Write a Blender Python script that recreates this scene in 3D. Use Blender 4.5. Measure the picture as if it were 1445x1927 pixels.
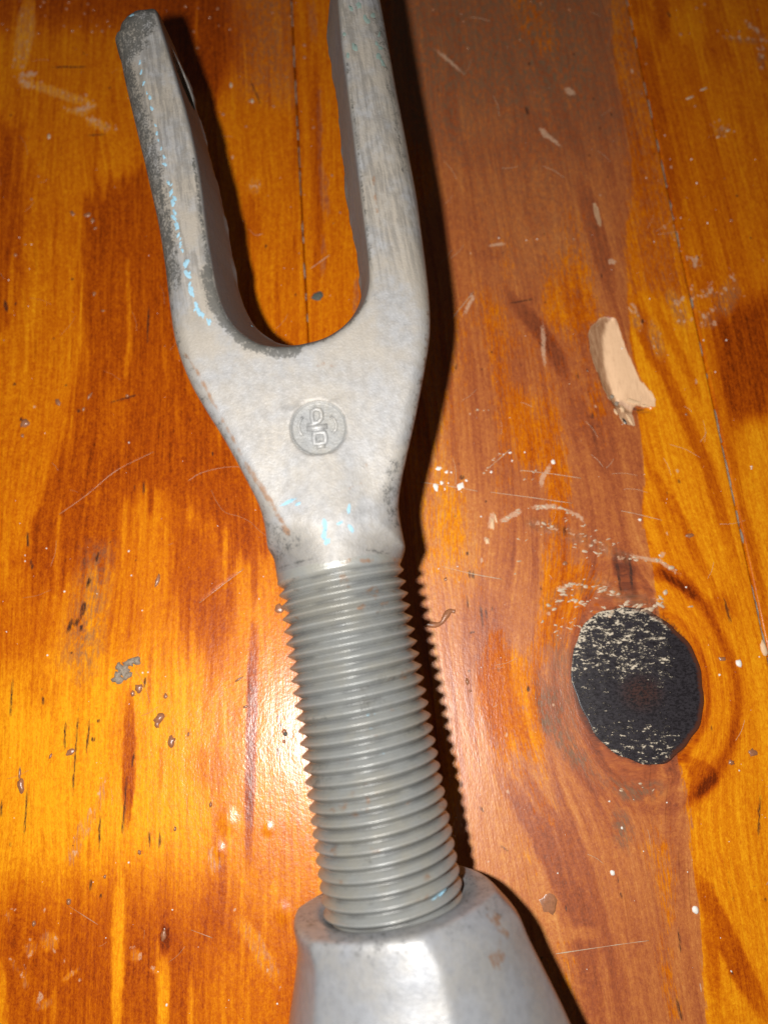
import bpy, math, random
import numpy as np
from mathutils import Vector, Matrix
from mathutils.bvhtree import BVHTree

# ------------------------------------------------------------------ camera, light, exposure
MM = 0.001
scene = bpy.context.scene
for o in list(bpy.data.objects):
    bpy.data.objects.remove(o)
col = scene.collection

cam_d = bpy.data.cameras.new('camera')
cam = bpy.data.objects.new('camera', cam_d); col.objects.link(cam)
cam.location = (0, 0, 150*MM); cam.rotation_euler = (math.radians(16.8), 0, 0)
cam_d.sensor_fit = 'VERTICAL'; cam_d.sensor_height = 36; cam_d.sensor_width = 27
cam_d.lens = 36*1447/1927; cam_d.clip_start = 0.005; cam_d.clip_end = 50
cam_d.dof.use_dof = True; cam_d.dof.focus_distance = 0.136; cam_d.dof.aperture_fstop = 14.5
scene.camera = cam

world = bpy.data.worlds.new('World'); scene.world = world; world.use_nodes = True
bg = world.node_tree.nodes['Background']
bg.inputs[0].default_value = (1.0, 0.86, 0.70, 1); bg.inputs[1].default_value = 0.030

flash_d = bpy.data.lights.new('phone_flash', 'POINT')          # the phone's flash, beside its lens
flash = bpy.data.objects.new('phone_flash', flash_d); col.objects.link(flash)
flash.location = (-15.0*MM, 3.2*MM, 150*MM)
flash_d.energy = 1.48; flash_d.shadow_soft_size = 2.3*MM; flash_d.color = (1.0, 0.965, 0.92)

scene.view_settings.view_transform = 'Standard'; scene.view_settings.look = 'None'
scene.view_settings.exposure = 0; scene.view_settings.gamma = 1
scene.view_settings.use_curve_mapping = False
scene.render.resolution_x = 767; scene.render.resolution_y = 1024

# ------------------------------------------------------------------ numeric helpers
random.seed(7)
def smooth(a, b, x):
    t = np.clip((x-a)/(b-a), 0, 1); return t*t*(3-2*t)
def _h(ix, iy, s):
    n = (ix*374761393 + iy*668265263 + s*1274126177) & 0xffffffff
    n = ((n ^ (n >> 13))*1274126177) & 0xffffffff
    return ((n ^ (n >> 16)) & 0xffff)/65535.0
def vnoise(x, y, s=0):
    x = np.asarray(x, float); y = np.asarray(y, float)
    fx = np.floor(x); fy = np.floor(y); ix = fx.astype(np.int64); iy = fy.astype(np.int64)
    u = x-fx; v = y-fy; u = u*u*(3-2*u); v = v*v*(3-2*v)
    a = _h(ix, iy, s); b = _h(ix+1, iy, s); c = _h(ix, iy+1, s); d = _h(ix+1, iy+1, s)
    return (a*(1-u)+b*u)*(1-v)+(c*(1-u)+d*u)*v
def fbm(x, y, s=0, n=3):
    r = 0; a = .5; t = 0
    for i in range(n):
        r = r+a*vnoise(x, y, s+i*17); t += a; a *= .5; x = x*2.03; y = y*2.03
    return r/t
def seg_dist(X, Y, pts, closed=False):
    pts = np.asarray(pts, float); n = len(pts); best = np.full(X.shape, 1e9)
    for i in range(n if closed else n-1):
        a = pts[i]; b = pts[(i+1) % n]; ab = b-a; l2 = ab@ab+1e-12
        t = np.clip(((X-a[0])*ab[0]+(Y-a[1])*ab[1])/l2, 0, 1)
        best = np.minimum(best, (X-a[0]-t*ab[0])**2+(Y-a[1]-t*ab[1])**2)
    return np.sqrt(best)
def seg_dist_t(X, Y, pts):
    pts = np.asarray(pts, float); L_ = np.linalg.norm(np.diff(pts, axis=0), axis=1); cum = np.concatenate([[0], np.cumsum(L_)]); best = np.full(X.shape, 1e9); par = np.zeros(X.shape)
    for i in range(len(pts)-1):
        a = pts[i]; ab = pts[i+1]-a; l2 = ab@ab+1e-12
        t = np.clip(((X-a[0])*ab[0]+(Y-a[1])*ab[1])/l2, 0, 1); d = (X-a[0]-t*ab[0])**2+(Y-a[1]-t*ab[1])**2
        m = d < best; best = np.where(m, d, best); par = np.where(m, (cum[i]+t*L_[i])/(cum[-1]+1e-9), par)
    return np.sqrt(best), par
def inside(X, Y, pts):
    pts = np.asarray(pts, float); n = len(pts); r = np.zeros(X.shape, bool)
    for i in range(n):
        x1, y1 = pts[i]; x2, y2 = pts[(i+1) % n]
        if y1 == y2: continue
        c = (Y >= min(y1, y2)) & (Y < max(y1, y2))
        r ^= c & (X < (x2-x1)*(Y-y1)/(y2-y1)+x1)
    return r
def sdpoly(X, Y, pts):
    d = seg_dist(X, Y, pts, True); return np.where(inside(X, Y, pts), -d, d)
def catmull(pts, k=6):
    p = [np.array(q, float) for q in pts]; p = [2*p[0]-p[1]]+p+[2*p[-1]-p[-2]]; out = []
    for i in range(1, len(p)-2):
        for j in range(k):
            t = j/k
            out.append(.5*((2*p[i])+(-p[i-1]+p[i+1])*t+(2*p[i-1]-5*p[i]+4*p[i+1]-p[i+2])*t*t+(-p[i-1]+3*p[i]-3*p[i+1]+p[i+2])*t**3))
    out.append(p[-2]); return out

# ------------------------------------------------------------------ object helpers
def np_mesh(name, verts, quads=None, tris=None, attrs=None, smooth_shade=True):
    me = bpy.data.meshes.new(name); verts = np.asarray(verts, np.float32)
    fs = []; starts = []; s = 0
    me.vertices.add(len(verts)); me.vertices.foreach_set('co', (verts*MM).astype(np.float32).ravel())
    parts = [(f, k) for f, k in ((quads, 4), (tris, 3)) if f is not None and len(f)]
    for f, k in parts:
        f = np.asarray(f, np.int32); fs.append(f.ravel()); starts.append(s+np.arange(len(f))*k); s += f.size
    me.loops.add(s); me.loops.foreach_set('vertex_index', np.concatenate(fs))
    st = np.concatenate(starts).astype(np.int32)
    me.polygons.add(len(st)); me.polygons.foreach_set('loop_start', st)
    me.polygons.foreach_set('use_smooth', np.full(len(st), smooth_shade))
    me.update(calc_edges=True); me.validate()
    for k, v in (attrs or {}).items():
        a = me.attributes.new(k, 'FLOAT', 'POINT'); a.data.foreach_set('value', np.asarray(v, np.float32).ravel())
    return me
def obj(name, me, mat, parent=None, mw=None):
    o = bpy.data.objects.new(name, me); col.objects.link(o)
    if me is not None and mat is not None and not me.materials: me.materials.append(mat)
    if parent is not None: o.parent = parent
    if mw is not None: o.matrix_local = mw
    return o
def tag(o, label=None, cat=None, group=None, kind=None):
    for k, v in (('label', label), ('category', cat), ('group', group), ('kind', kind)):
        if v: o[k] = v
    return o
class MB:
    def __init__(s): s.v = []; s.q = []; s.t = []
    def tube(s, pts, r, n=8, closed=False, flat=1.0, up=(0, 0, 1)):
        pts = [np.array(p, float) for p in pts]; m = len(pts); b = len(s.v); up = np.array(up, float)
        for i, p in enumerate(pts):
            d = (pts[(i+1) % m]-pts[i-1]) if closed else (pts[min(i+1, m-1)]-pts[max(i-1, 0)])
            d = d/(np.linalg.norm(d)+1e-9); sd = np.cross(d, up); sd /= np.linalg.norm(sd)+1e-9; w = np.cross(sd, d)
            rr = r[i] if hasattr(r, '__len__') else r
            for k in range(n):
                a = 2*math.pi*k/n; s.v.append(p+sd*rr*math.cos(a)+w*rr*flat*math.sin(a))
        for i in range(m if closed else m-1):
            for k in range(n):
                a = b+i*n+k; a2 = b+i*n+(k+1) % n; c = b+((i+1) % m)*n+k; c2 = b+((i+1) % m)*n+(k+1) % n
                s.q.append((a, c, c2, a2))
        if not closed:
            for i, rev in ((0, False), (m-1, True)):
                c = len(s.v); s.v.append(pts[i])
                for k in range(n):
                    f = (c, b+i*n+k, b+i*n+(k+1) % n); s.t.append(f[::-1] if rev else f)
    def blob(s, c, rx, ry, rz, rot=0, nz=.3, n=10, rings=4, seed=0, M=None):
        rs = random.Random(seed); b = len(s.v); c = np.array(c, float); cr, sr = math.cos(rot), math.sin(rot)
        jit = [1+nz*(rs.random()*2-1) for _ in range(n)]
        def put(x, y, z):
            p = np.array([x*cr-y*sr, x*sr+y*cr, z]); s.v.append(c+(M@p if M is not None else p))
        for i in range(rings):
            a = (i/rings)*math.pi/2; cr_, sz = math.cos(a), math.sin(a)
            for k in range(n):
                t = 2*math.pi*k/n; j = jit[k]*(1+nz*.3*(rs.random()*2-1))
                put(rx*cr_*math.cos(t)*j, ry*cr_*math.sin(t)*j, rz*sz*(1+nz*(rs.random()-.5)))
        put(0, 0, rz); top = len(s.v)-1
        for i in range(rings-1):
            for k in range(n):
                s.q.append((b+i*n+k, b+i*n+(k+1) % n, b+(i+1)*n+(k+1) % n, b+(i+1)*n+k))
        for k in range(n): s.t.append((b+(rings-1)*n+k, b+(rings-1)*n+(k+1) % n, top))
    def build(s, name, mat, parent=None, kind=None, smooth_shade=True):
        me = np_mesh(name, np.array(s.v), s.q or None, s.t or None, None, smooth_shade)
        o = obj(name, me, mat, parent)
        if kind: o['kind'] = kind
        return o

# ------------------------------------------------------------------ materials
class NT:
    def __init__(s, name):
        s.m = bpy.data.materials.new(name); s.m.use_nodes = True; s.t = s.m.node_tree; s.b = s.t.nodes['Principled BSDF']
    def n(s, typ, **kw):
        x = s.t.nodes.new(typ)
        for k, v in kw.items(): setattr(x, k, v)
        return x
    def put(s, sock, v):
        if isinstance(v, bpy.types.NodeSocket): s.t.links.new(v, sock)
        elif v is not None: sock.default_value = v
    def attr(s, name): return s.n('ShaderNodeAttribute', attribute_name=name).outputs['Fac']
    def math(s, op, a, b=None, c=None, clamp=False):
        x = s.n('ShaderNodeMath', operation=op, use_clamp=clamp)
        for i, v in enumerate((a, b, c)):
            if v is not None: s.put(x.inputs[i], v)
        return x.outputs[0]
    def mix(s, f, a, b, blend='MIX'):
        x = s.n('ShaderNodeMix', data_type='RGBA', blend_type=blend)
        s.put(x.inputs[0], f); s.put(x.inputs[6], a); s.put(x.inputs[7], b); return x.outputs[2]
    def ramp(s, f, stops):
        x = s.n('ShaderNodeValToRGB'); e = x.color_ramp.elements
        while len(e) < len(stops): e.new(.5)
        for i, (p, c) in enumerate(stops):
            e[i].position = p; e[i].color = tuple(c)+(1,) if hasattr(c, '__len__') else (c, c, c, 1)
        s.put(x.inputs[0], f); return x.outputs[0]
    def noise(s, vec, scale, detail=3, rough=.5, dist=0):
        x = s.n('ShaderNodeTexNoise'); s.put(x.inputs['Vector'], vec)
        for k, v in (('Scale', scale), ('Detail', detail), ('Roughness', rough), ('Distortion', dist)): x.inputs[k].default_value = v
        return x.outputs[0]
    def step(s, f, a, b): 
        x = s.n('ShaderNodeMapRange', interpolation_type='SMOOTHSTEP'); s.put(x.inputs[0], f); x.inputs[1].default_value = a; x.inputs[2].default_value = b
        return x.outputs[0]
    def bump(s, h, strength, dist, prev=None):
        x = s.n('ShaderNodeBump'); s.put(x.inputs['Height'], h); x.inputs['Strength'].default_value = strength; x.inputs['Distance'].default_value = dist
        if prev is not None: s.t.links.new(prev, x.inputs['Normal'])
        return x.outputs[0]
    def obj_mm(s, sx=1, sy=1, sz=1):
        c = s.n('ShaderNodeTexCoord').outputs['Object']; m = s.n('ShaderNodeMapping'); s.put(m.inputs[0], c)
        m.inputs['Scale'].default_value = (1000*sx, 1000*sy, 1000*sz); return m.outputs[0]
    def set(s, **kw):
        for k, v in kw.items(): s.put(s.b.inputs[k.replace('_', ' ')], v)
        return s.m

def simple(name, c, rough=.5, spec=.5, metal=0, var=.25, scale=2.0, bump=.0):
    t = NT(name); v = t.obj_mm(); nz = t.noise(v, scale, 4, .6)
    a = tuple(x*(1-var) for x in c)+(1,); b = tuple(min(1, x*(1+var)) for x in c)+(1,)
    t.set(Base_Color=t.mix(nz, a, b), Roughness=rough, Metallic=metal)
    t.b.inputs['Specular IOR Level'].default_value = spec
    if bump: t.set(Normal=t.bump(nz, 1, bump*MM))
    return t.m

def wood_material():
    t = NT('varnished_pine')
    gq, gp = t.attr('grain_across'), t.attr('grain_along')
    def gvec(a, b):
        c = t.n('ShaderNodeCombineXYZ'); t.put(c.inputs[0], t.math('MULTIPLY', gq, a)); t.put(c.inputs[1], t.math('MULTIPLY', gp, b)); return c.outputs[0]
    def rvec(a, b):
        m = t.n('ShaderNodeMapping'); t.put(m.inputs[0], gvec(a, b)); m.inputs['Rotation'].default_value = (.3, .2, .65); return m.outputs[0]
    g1 = t.noise(gvec(1.5, .055), 1, 4, .6)
    g2 = t.noise(gvec(4.2, .13), 1, 4, .7, .4)
    mot = t.noise(rvec(1.3, .7), 1, 4, .7, .3)
    spk = t.noise(rvec(3.2, 2.0), 1, 3, .85, .6)
    tone = t.attr('tone')
    f = t.math('ADD', tone, t.math('MULTIPLY', t.math('SUBTRACT', g1, .5), .62))
    f = t.math('ADD', f, t.math('MULTIPLY', t.math('SUBTRACT', g2, .5), .24))
    f = t.math('ADD', f, t.math('MULTIPLY', t.math('SUBTRACT', mot, .5), .60))
    f = t.math('ADD', f, t.math('MULTIPLY', t.math('SUBTRACT', spk, .5), .80), clamp=True)
    amber = t.ramp(f, [(0, (.84, .36, .008)), (.28, (.66, .205, .003)), (.52, (.50, .112, .0016)), (.76, (.33, .052, .0014)), (1, (.12, .016, .001))])
    bare = t.ramp(f, [(0, (.64, .275, .072)), (.3, (.48, .152, .036)), (.6, (.33, .080, .023)), (1, (.135, .031, .012))])
    fib = t.noise(gvec(3.2, .35), 1, 4, .7)
    worn = t.step(t.math('ADD', t.attr('worn'), t.math('MULTIPLY', t.math('SUBTRACT', fib, .5), 2.8)), .45, .95)
    c = t.mix(worn, amber, bare)
    grey = t.math('MULTIPLY', t.attr('grey'), t.step(t.math('ADD', fib, t.math('MULTIPLY', mot, .7)), .70, 1.02))
    c = t.mix(t.math('MULTIPLY', grey, .85), c, (.17, .115, .065, 1))
    pale_m = t.step(t.math('ADD', t.attr('pale'), t.math('MULTIPLY', t.math('SUBTRACT', t.noise(gvec(3.5, 1.5), 1, 4, .75), .5), 1.5)), .42, .80)
    c = t.mix(t.math('MULTIPLY', pale_m, .8), c, t.mix(g2, (.50, .27, .16, 1), (.68, .46, .31, 1)))
    pore = t.step(t.noise(gvec(4.6, .075), 1, 3, .6, .2), .60, .70)
    pore2 = t.step(t.noise(gvec(7.5, .30), 1, 2, .6), .64, .72)
    c = t.mix(t.math('MULTIPLY', t.math('ADD', t.math('MULTIPLY', pore, .55), t.math('MULTIPLY', pore2, .4), clamp=True), .75), c, t.mix(1.0, c, (.42, .30, .22, 1), 'MULTIPLY'))
    dark_m = t.step(t.math('ADD', t.attr('dark'), t.math('MULTIPLY', t.math('SUBTRACT', t.noise(gvec(5.5, .7), 1, 4, .75), .5), 1.6)), .42, 1.0)
    c = t.mix(dark_m, c, (.045, .018, .012, 1))
    ba = t.attr('bare')
    chip = t.step(t.math('ADD', ba, t.math('MULTIPLY', t.math('SUBTRACT', spk, .5), .12)), .45, .55)
    c = t.mix(chip, c, t.mix(t.math('ADD', tone, t.math('MULTIPLY', t.math('SUBTRACT', fib, .5), 1.1), clamp=True), (.84, .54, .32, 1), (.27, .12, .05, 1)))
    rough = t.math('ADD', t.math('MULTIPLY', worn, .11), .262)
    rough = t.math('ADD', rough, t.math('MULTIPLY', t.math('SUBTRACT', mot, .5), .12))
    rough = t.math('ADD', rough, t.math('MULTIPLY', chip, .25))
    peel = t.noise(gvec(2.4, 1.5), 1, 2, .55)
    peel2 = t.noise(gvec(.55, .22), 1, 2, .5)
    nb = t.bump(peel, 1.0, .034*MM); nb = t.bump(peel2, .8, .08*MM, nb)
    nb = t.bump(g2, .6, .022*MM, nb)
    t.set(Base_Color=c, Roughness=rough, Normal=nb)
    t.put(t.b.inputs['Specular IOR Level'], t.math('ADD', t.math('MULTIPLY', worn, .24), .42))
    return t.m

def knot_material():
    t = NT('charred_knot'); v = t.obj_mm()
    fl = t.obj_mm(.36, .95, 1)
    flake = t.noise(fl, 1.25, 5, .72, .5); fine = t.noise(t.obj_mm(.7, 1.2, 1), 2.6, 4, .65); brown = t.noise(v, .2, 2)
    m = t.attr('flake'); core = t.attr('core')
    k = t.step(t.math('ADD', t.math('ADD', t.math('MULTIPLY', t.math('SUBTRACT', flake, .5), 1.5), t.math('MULTIPLY', t.math('SUBTRACT', fine, .5), 1.3)), m), .54, .68)
    c = t.mix(core, (.030, .026, .031, 1), (.055, .025, .020, 1))
    c = t.mix(t.step(fine, .40, .62), c, (.010, .008, .010, 1))
    c = t.mix(k, c, t.mix(fine, (.40, .33, .24, 1), (.66, .58, .46, 1)))
    rim = t.step(t.math('ADD', t.attr('rim'), t.math('MULTIPLY', t.math('SUBTRACT', fine, .5), .9)), .35, .85)
    c = t.mix(t.math('MULTIPLY', rim, .85), c, (.085, .026, .012, 1))
    b = t.bump(fine, 1, .03*MM); b = t.bump(k, 1, .08*MM, b)
    t.set(Base_Color=c, Roughness=t.math('ADD', t.math('MULTIPLY', k, .3), .33), Normal=b)
    return t.m

def metal_material(name, base, metal, rough, mott=1.0, grime_amt=1.0, streak=True):
    t = NT(name); v = t.obj_mm()
    n1 = t.noise(v, .16, 4, .6); n2 = t.noise(v, .8, 4, .65); n3 = t.noise(v, 3.2, 3, .6)
    st = t.noise(t.obj_mm(.14, 1.5, 1.5), 1, 4, .65)
    cool = tuple(base)+(1,); wm = (base[0]*1.06, base[1]*1.0, base[2]*.90, 1)
    c = t.mix(t.step(n1, .35, .65), cool, wm)
    c = t.mix(t.math('MULTIPLY', t.step(n2, .40, .64), .50*mott), c, tuple(x*.66 for x in base)+(1,))
    c = t.mix(t.math('MULTIPLY', t.step(n3, .46, .66), .40*mott), c, tuple(min(1, x*1.3) for x in base)+(1,))
    if streak:
        c = t.mix(t.math('MULTIPLY', t.attr('warm'), t.step(t.math('ADD', n1, t.math('MULTIPLY', n2, .4)), .45, .85)), c, (base[0]*1.12, base[1]*1.0, base[2]*.83, 1))
        sm = t.math('MULTIPLY', t.attr('streak'), t.step(t.math('ADD', st, t.math('MULTIPLY', n2, .3)), .56, .78))
        c = t.mix(t.math('MULTIPLY', sm, .5), c, (.09, .088, .084, 1))
    c = t.mix(t.math('MULTIPLY', t.attr('root'), .62), c, (.060, .062, .064, 1)); c = t.mix(t.math('MULTIPLY', t.attr('wall_shade'), .72), c, (.085, .085, .092, 1))
    rs = t.math('MULTIPLY', t.attr('rust'), 1.0)
    r_m = t.step(t.math('ADD', rs, t.math('MULTIPLY', t.math('SUBTRACT', n2, .5), 1.1)), .45, .75)
    c = t.mix(t.math('MULTIPLY', r_m, .75), c, (.22, .11, .05, 1))
    g = t.step(t.math('ADD', t.attr('grime'), t.math('MULTIPLY', t.math('SUBTRACT', t.mix(.5, n2, n3), .5), 1.9)), .40, .72)
    g = t.math('MULTIPLY', g, .82*grime_amt)
    c = t.mix(g, c, (.050, .050, .046, 1))
    r = t.math('ADD', t.math('MULTIPLY', t.math('SUBTRACT', n2, .5), .22), rough); r = t.math('ADD', r, t.math('MULTIPLY', g, .15))
    b = t.bump(n3, .8, (.025+.03*mott)*MM); b = t.bump(n2, .7, (.03+.035*mott)*MM, b)
    t.set(Base_Color=c, Metallic=metal, Roughness=r, Normal=b)
    return t.m

M_wood = wood_material(); M_knot = knot_material()
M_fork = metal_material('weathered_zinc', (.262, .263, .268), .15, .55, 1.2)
M_thread = metal_material('threaded_zinc', (.232, .240, .236), .26, .37, .35, .8, streak=False)
M_barrel = metal_material('galvanised_barrel', (.245, .255, .275), .22, .46, .8, streak=False)
M_barrel.node_tree.nodes['Principled BSDF'].inputs['Coat Weight'].default_value = .35; M_barrel.node_tree.nodes['Principled BSDF'].inputs['Coat Roughness'].default_value = .13
M_emblem = metal_material('emblem_zinc', (.20, .205, .208), .15, .5, streak=False)
M_letter = metal_material('letter_zinc', (.27, .275, .28), .15, .45, streak=False)
M_blue = simple('blue_paint', (.21, .36, .45), .8, .3, 0, .35, 3.5)
M_dust = simple('white_dust', (.72, .68, .62), .6, .4)
M_paint = simple('white_paint', (.80, .76, .70), .45, .5, 0, .12, 3, .08)
M_flake = simple('lifted_varnish', (.52, .39, .27), .45, .5, 0, .4, 2.2, .1)
M_drip = simple('dark_varnish_drip', (.30, .125, .06), .30, .6, 0, .5, 1.5, .05)
M_bubble = simple('varnish_bubble', (.38, .16, .08), .12, .8, 0, .2)
M_lump = simple('grey_crust', (.27, .22, .17), .6, .4, 0, .65, 1.6, .25)
M_grit = simple('grey_grit', (.085, .09, .075), .7, .3, 0, .5, 2.5, .1)
M_hair = simple('brown_hair', (.42, .20, .10), .35, .6)
M_splinter = simple('raw_splinter', (.70, .47, .28), .6, .3, 0, .3, 1.4, .1)
M_char = simple('dark_resin', (.04, .03, .028), .3, .6, 0, .6, 2, .1)
M_under = simple('table_underside', (.05, .028, .015), .8, .3)

# ------------------------------------------------------------------ table top
PA = math.radians(4.16); DP = np.array([-math.sin(PA), math.cos(PA)]); DQ = np.array([math.cos(PA), math.sin(PA)])
KC = np.array((48.36,11.31)); KR = (12.3, 14.8)                       # the knot: centre and half axes
table = obj('table_top', None, None); tag(table, kind='structure')
def lines(lo, hi, a, b, step):
    x = [np.arange(a, b, step)]
    if lo < a: x.insert(0, np.linspace(lo, a, max(2, int((a-lo)/2)), endpoint=False))
    if hi > b: x.append(np.linspace(b, hi, max(2, int((hi-b)/2))))
    else: x.append(np.array([hi]))
    return np.concatenate(x)

def poly(S, f, pts, val, soft=2.0, op=1.0, jag=0.0, js=.3):
    """blend field f towards val inside a polygon (signed distance with a soft, ragged edge)"""
    pts = np.asarray(pts); m = soft+jag+1
    i = np.nonzero((S['X'] > pts[:, 0].min()-m) & (S['X'] < pts[:, 0].max()+m) & (S['Y'] > pts[:, 1].min()-m) & (S['Y'] < pts[:, 1].max()+m))[0]
    if not len(i): return
    d = sdpoly(S['X'][i], S['Y'][i], pts)
    if jag: d = d+jag*(fbm(S['Q'][i]*.8, S['P'][i]*.06, 5)-.5)*2+.4*min(jag, 1.5)*(fbm(S['Q'][i]*2.5, S['P'][i]*.5, 15)-.5)
    k = smooth(soft, -soft, d)*op; S[f][i] = S[f][i]*(1-k)+val*k
def stroke(S, f, pts, w, val, soft=.4, op=1.0, jag=0.0, add=False):
    pts = np.asarray(pts); m = w+soft+jag+.5
    i = np.nonzero((S['X'] > pts[:, 0].min()-m) & (S['X'] < pts[:, 0].max()+m) & (S['Y'] > pts[:, 1].min()-m) & (S['Y'] < pts[:, 1].max()+m))[0]
    if not len(i): return
    d, par = seg_dist_t(S['X'][i], S['Y'][i], pts)
    tp = 1-np.abs(2*par-1)**3; d = d-w*tp
    if jag: d = d+jag*(fbm(S['Q'][i]*1.6, S['P'][i]*.5, 9)-.5)*2
    k = smooth(soft, 0, d)*op*(.25+.75*tp)
    S[f][i] = S[f][i]+val*k if add else S[f][i]*(1-k)+val*k
WORN_EDGE = [(58.17,192.49),(57.01,166.11),(57.71,156.12),(58.76,132.40),(57.54,123.38),(54.21,106.95),(54.33,95.12),(54.02,84.14),(54.73,74.56),(53.89,63.47),(53.31,52.92),(52.33,42.75),(53.21,34.37),(53.11,29.21),(53.40,19.79),(54.37,-1.48),(55.08,-7.45),(55.50,-13.19),(55.53,-22.81),(55.59,-31.80),(54.64,-39.74),(54.18,-50.34)]
CHIP_ALL = [(47.26,89.51),(48.97,90.44),(51.03,89.78),(51.48,86.88),(52.20,84.53),(53.49,80.91),(54.26,78.10),(55.21,74.81),(56.38,72.80),(57.72,70.32),(57.24,68.96),(55.26,68.34),(52.81,68.71),(51.99,67.11),(52.64,64.43),(50.89,64.92),(49.31,67.48),(48.00,70.56),(46.67,73.80),(45.65,78.10),(44.80,81.94),(44.75,85.83),(45.49,87.93)]
CHIP_FACE = [(48.85,88.98),(50.59,90.18),(51.12,88.19),(52.20,84.53),(53.49,80.91),(54.26,78.10),(55.21,74.81),(56.38,72.80),(57.60,70.32),(57.13,68.96),(55.27,68.46),(52.62,69.08),(48.74,71.31),(48.02,74.93),(47.71,79.37),(47.96,83.88)]
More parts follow.
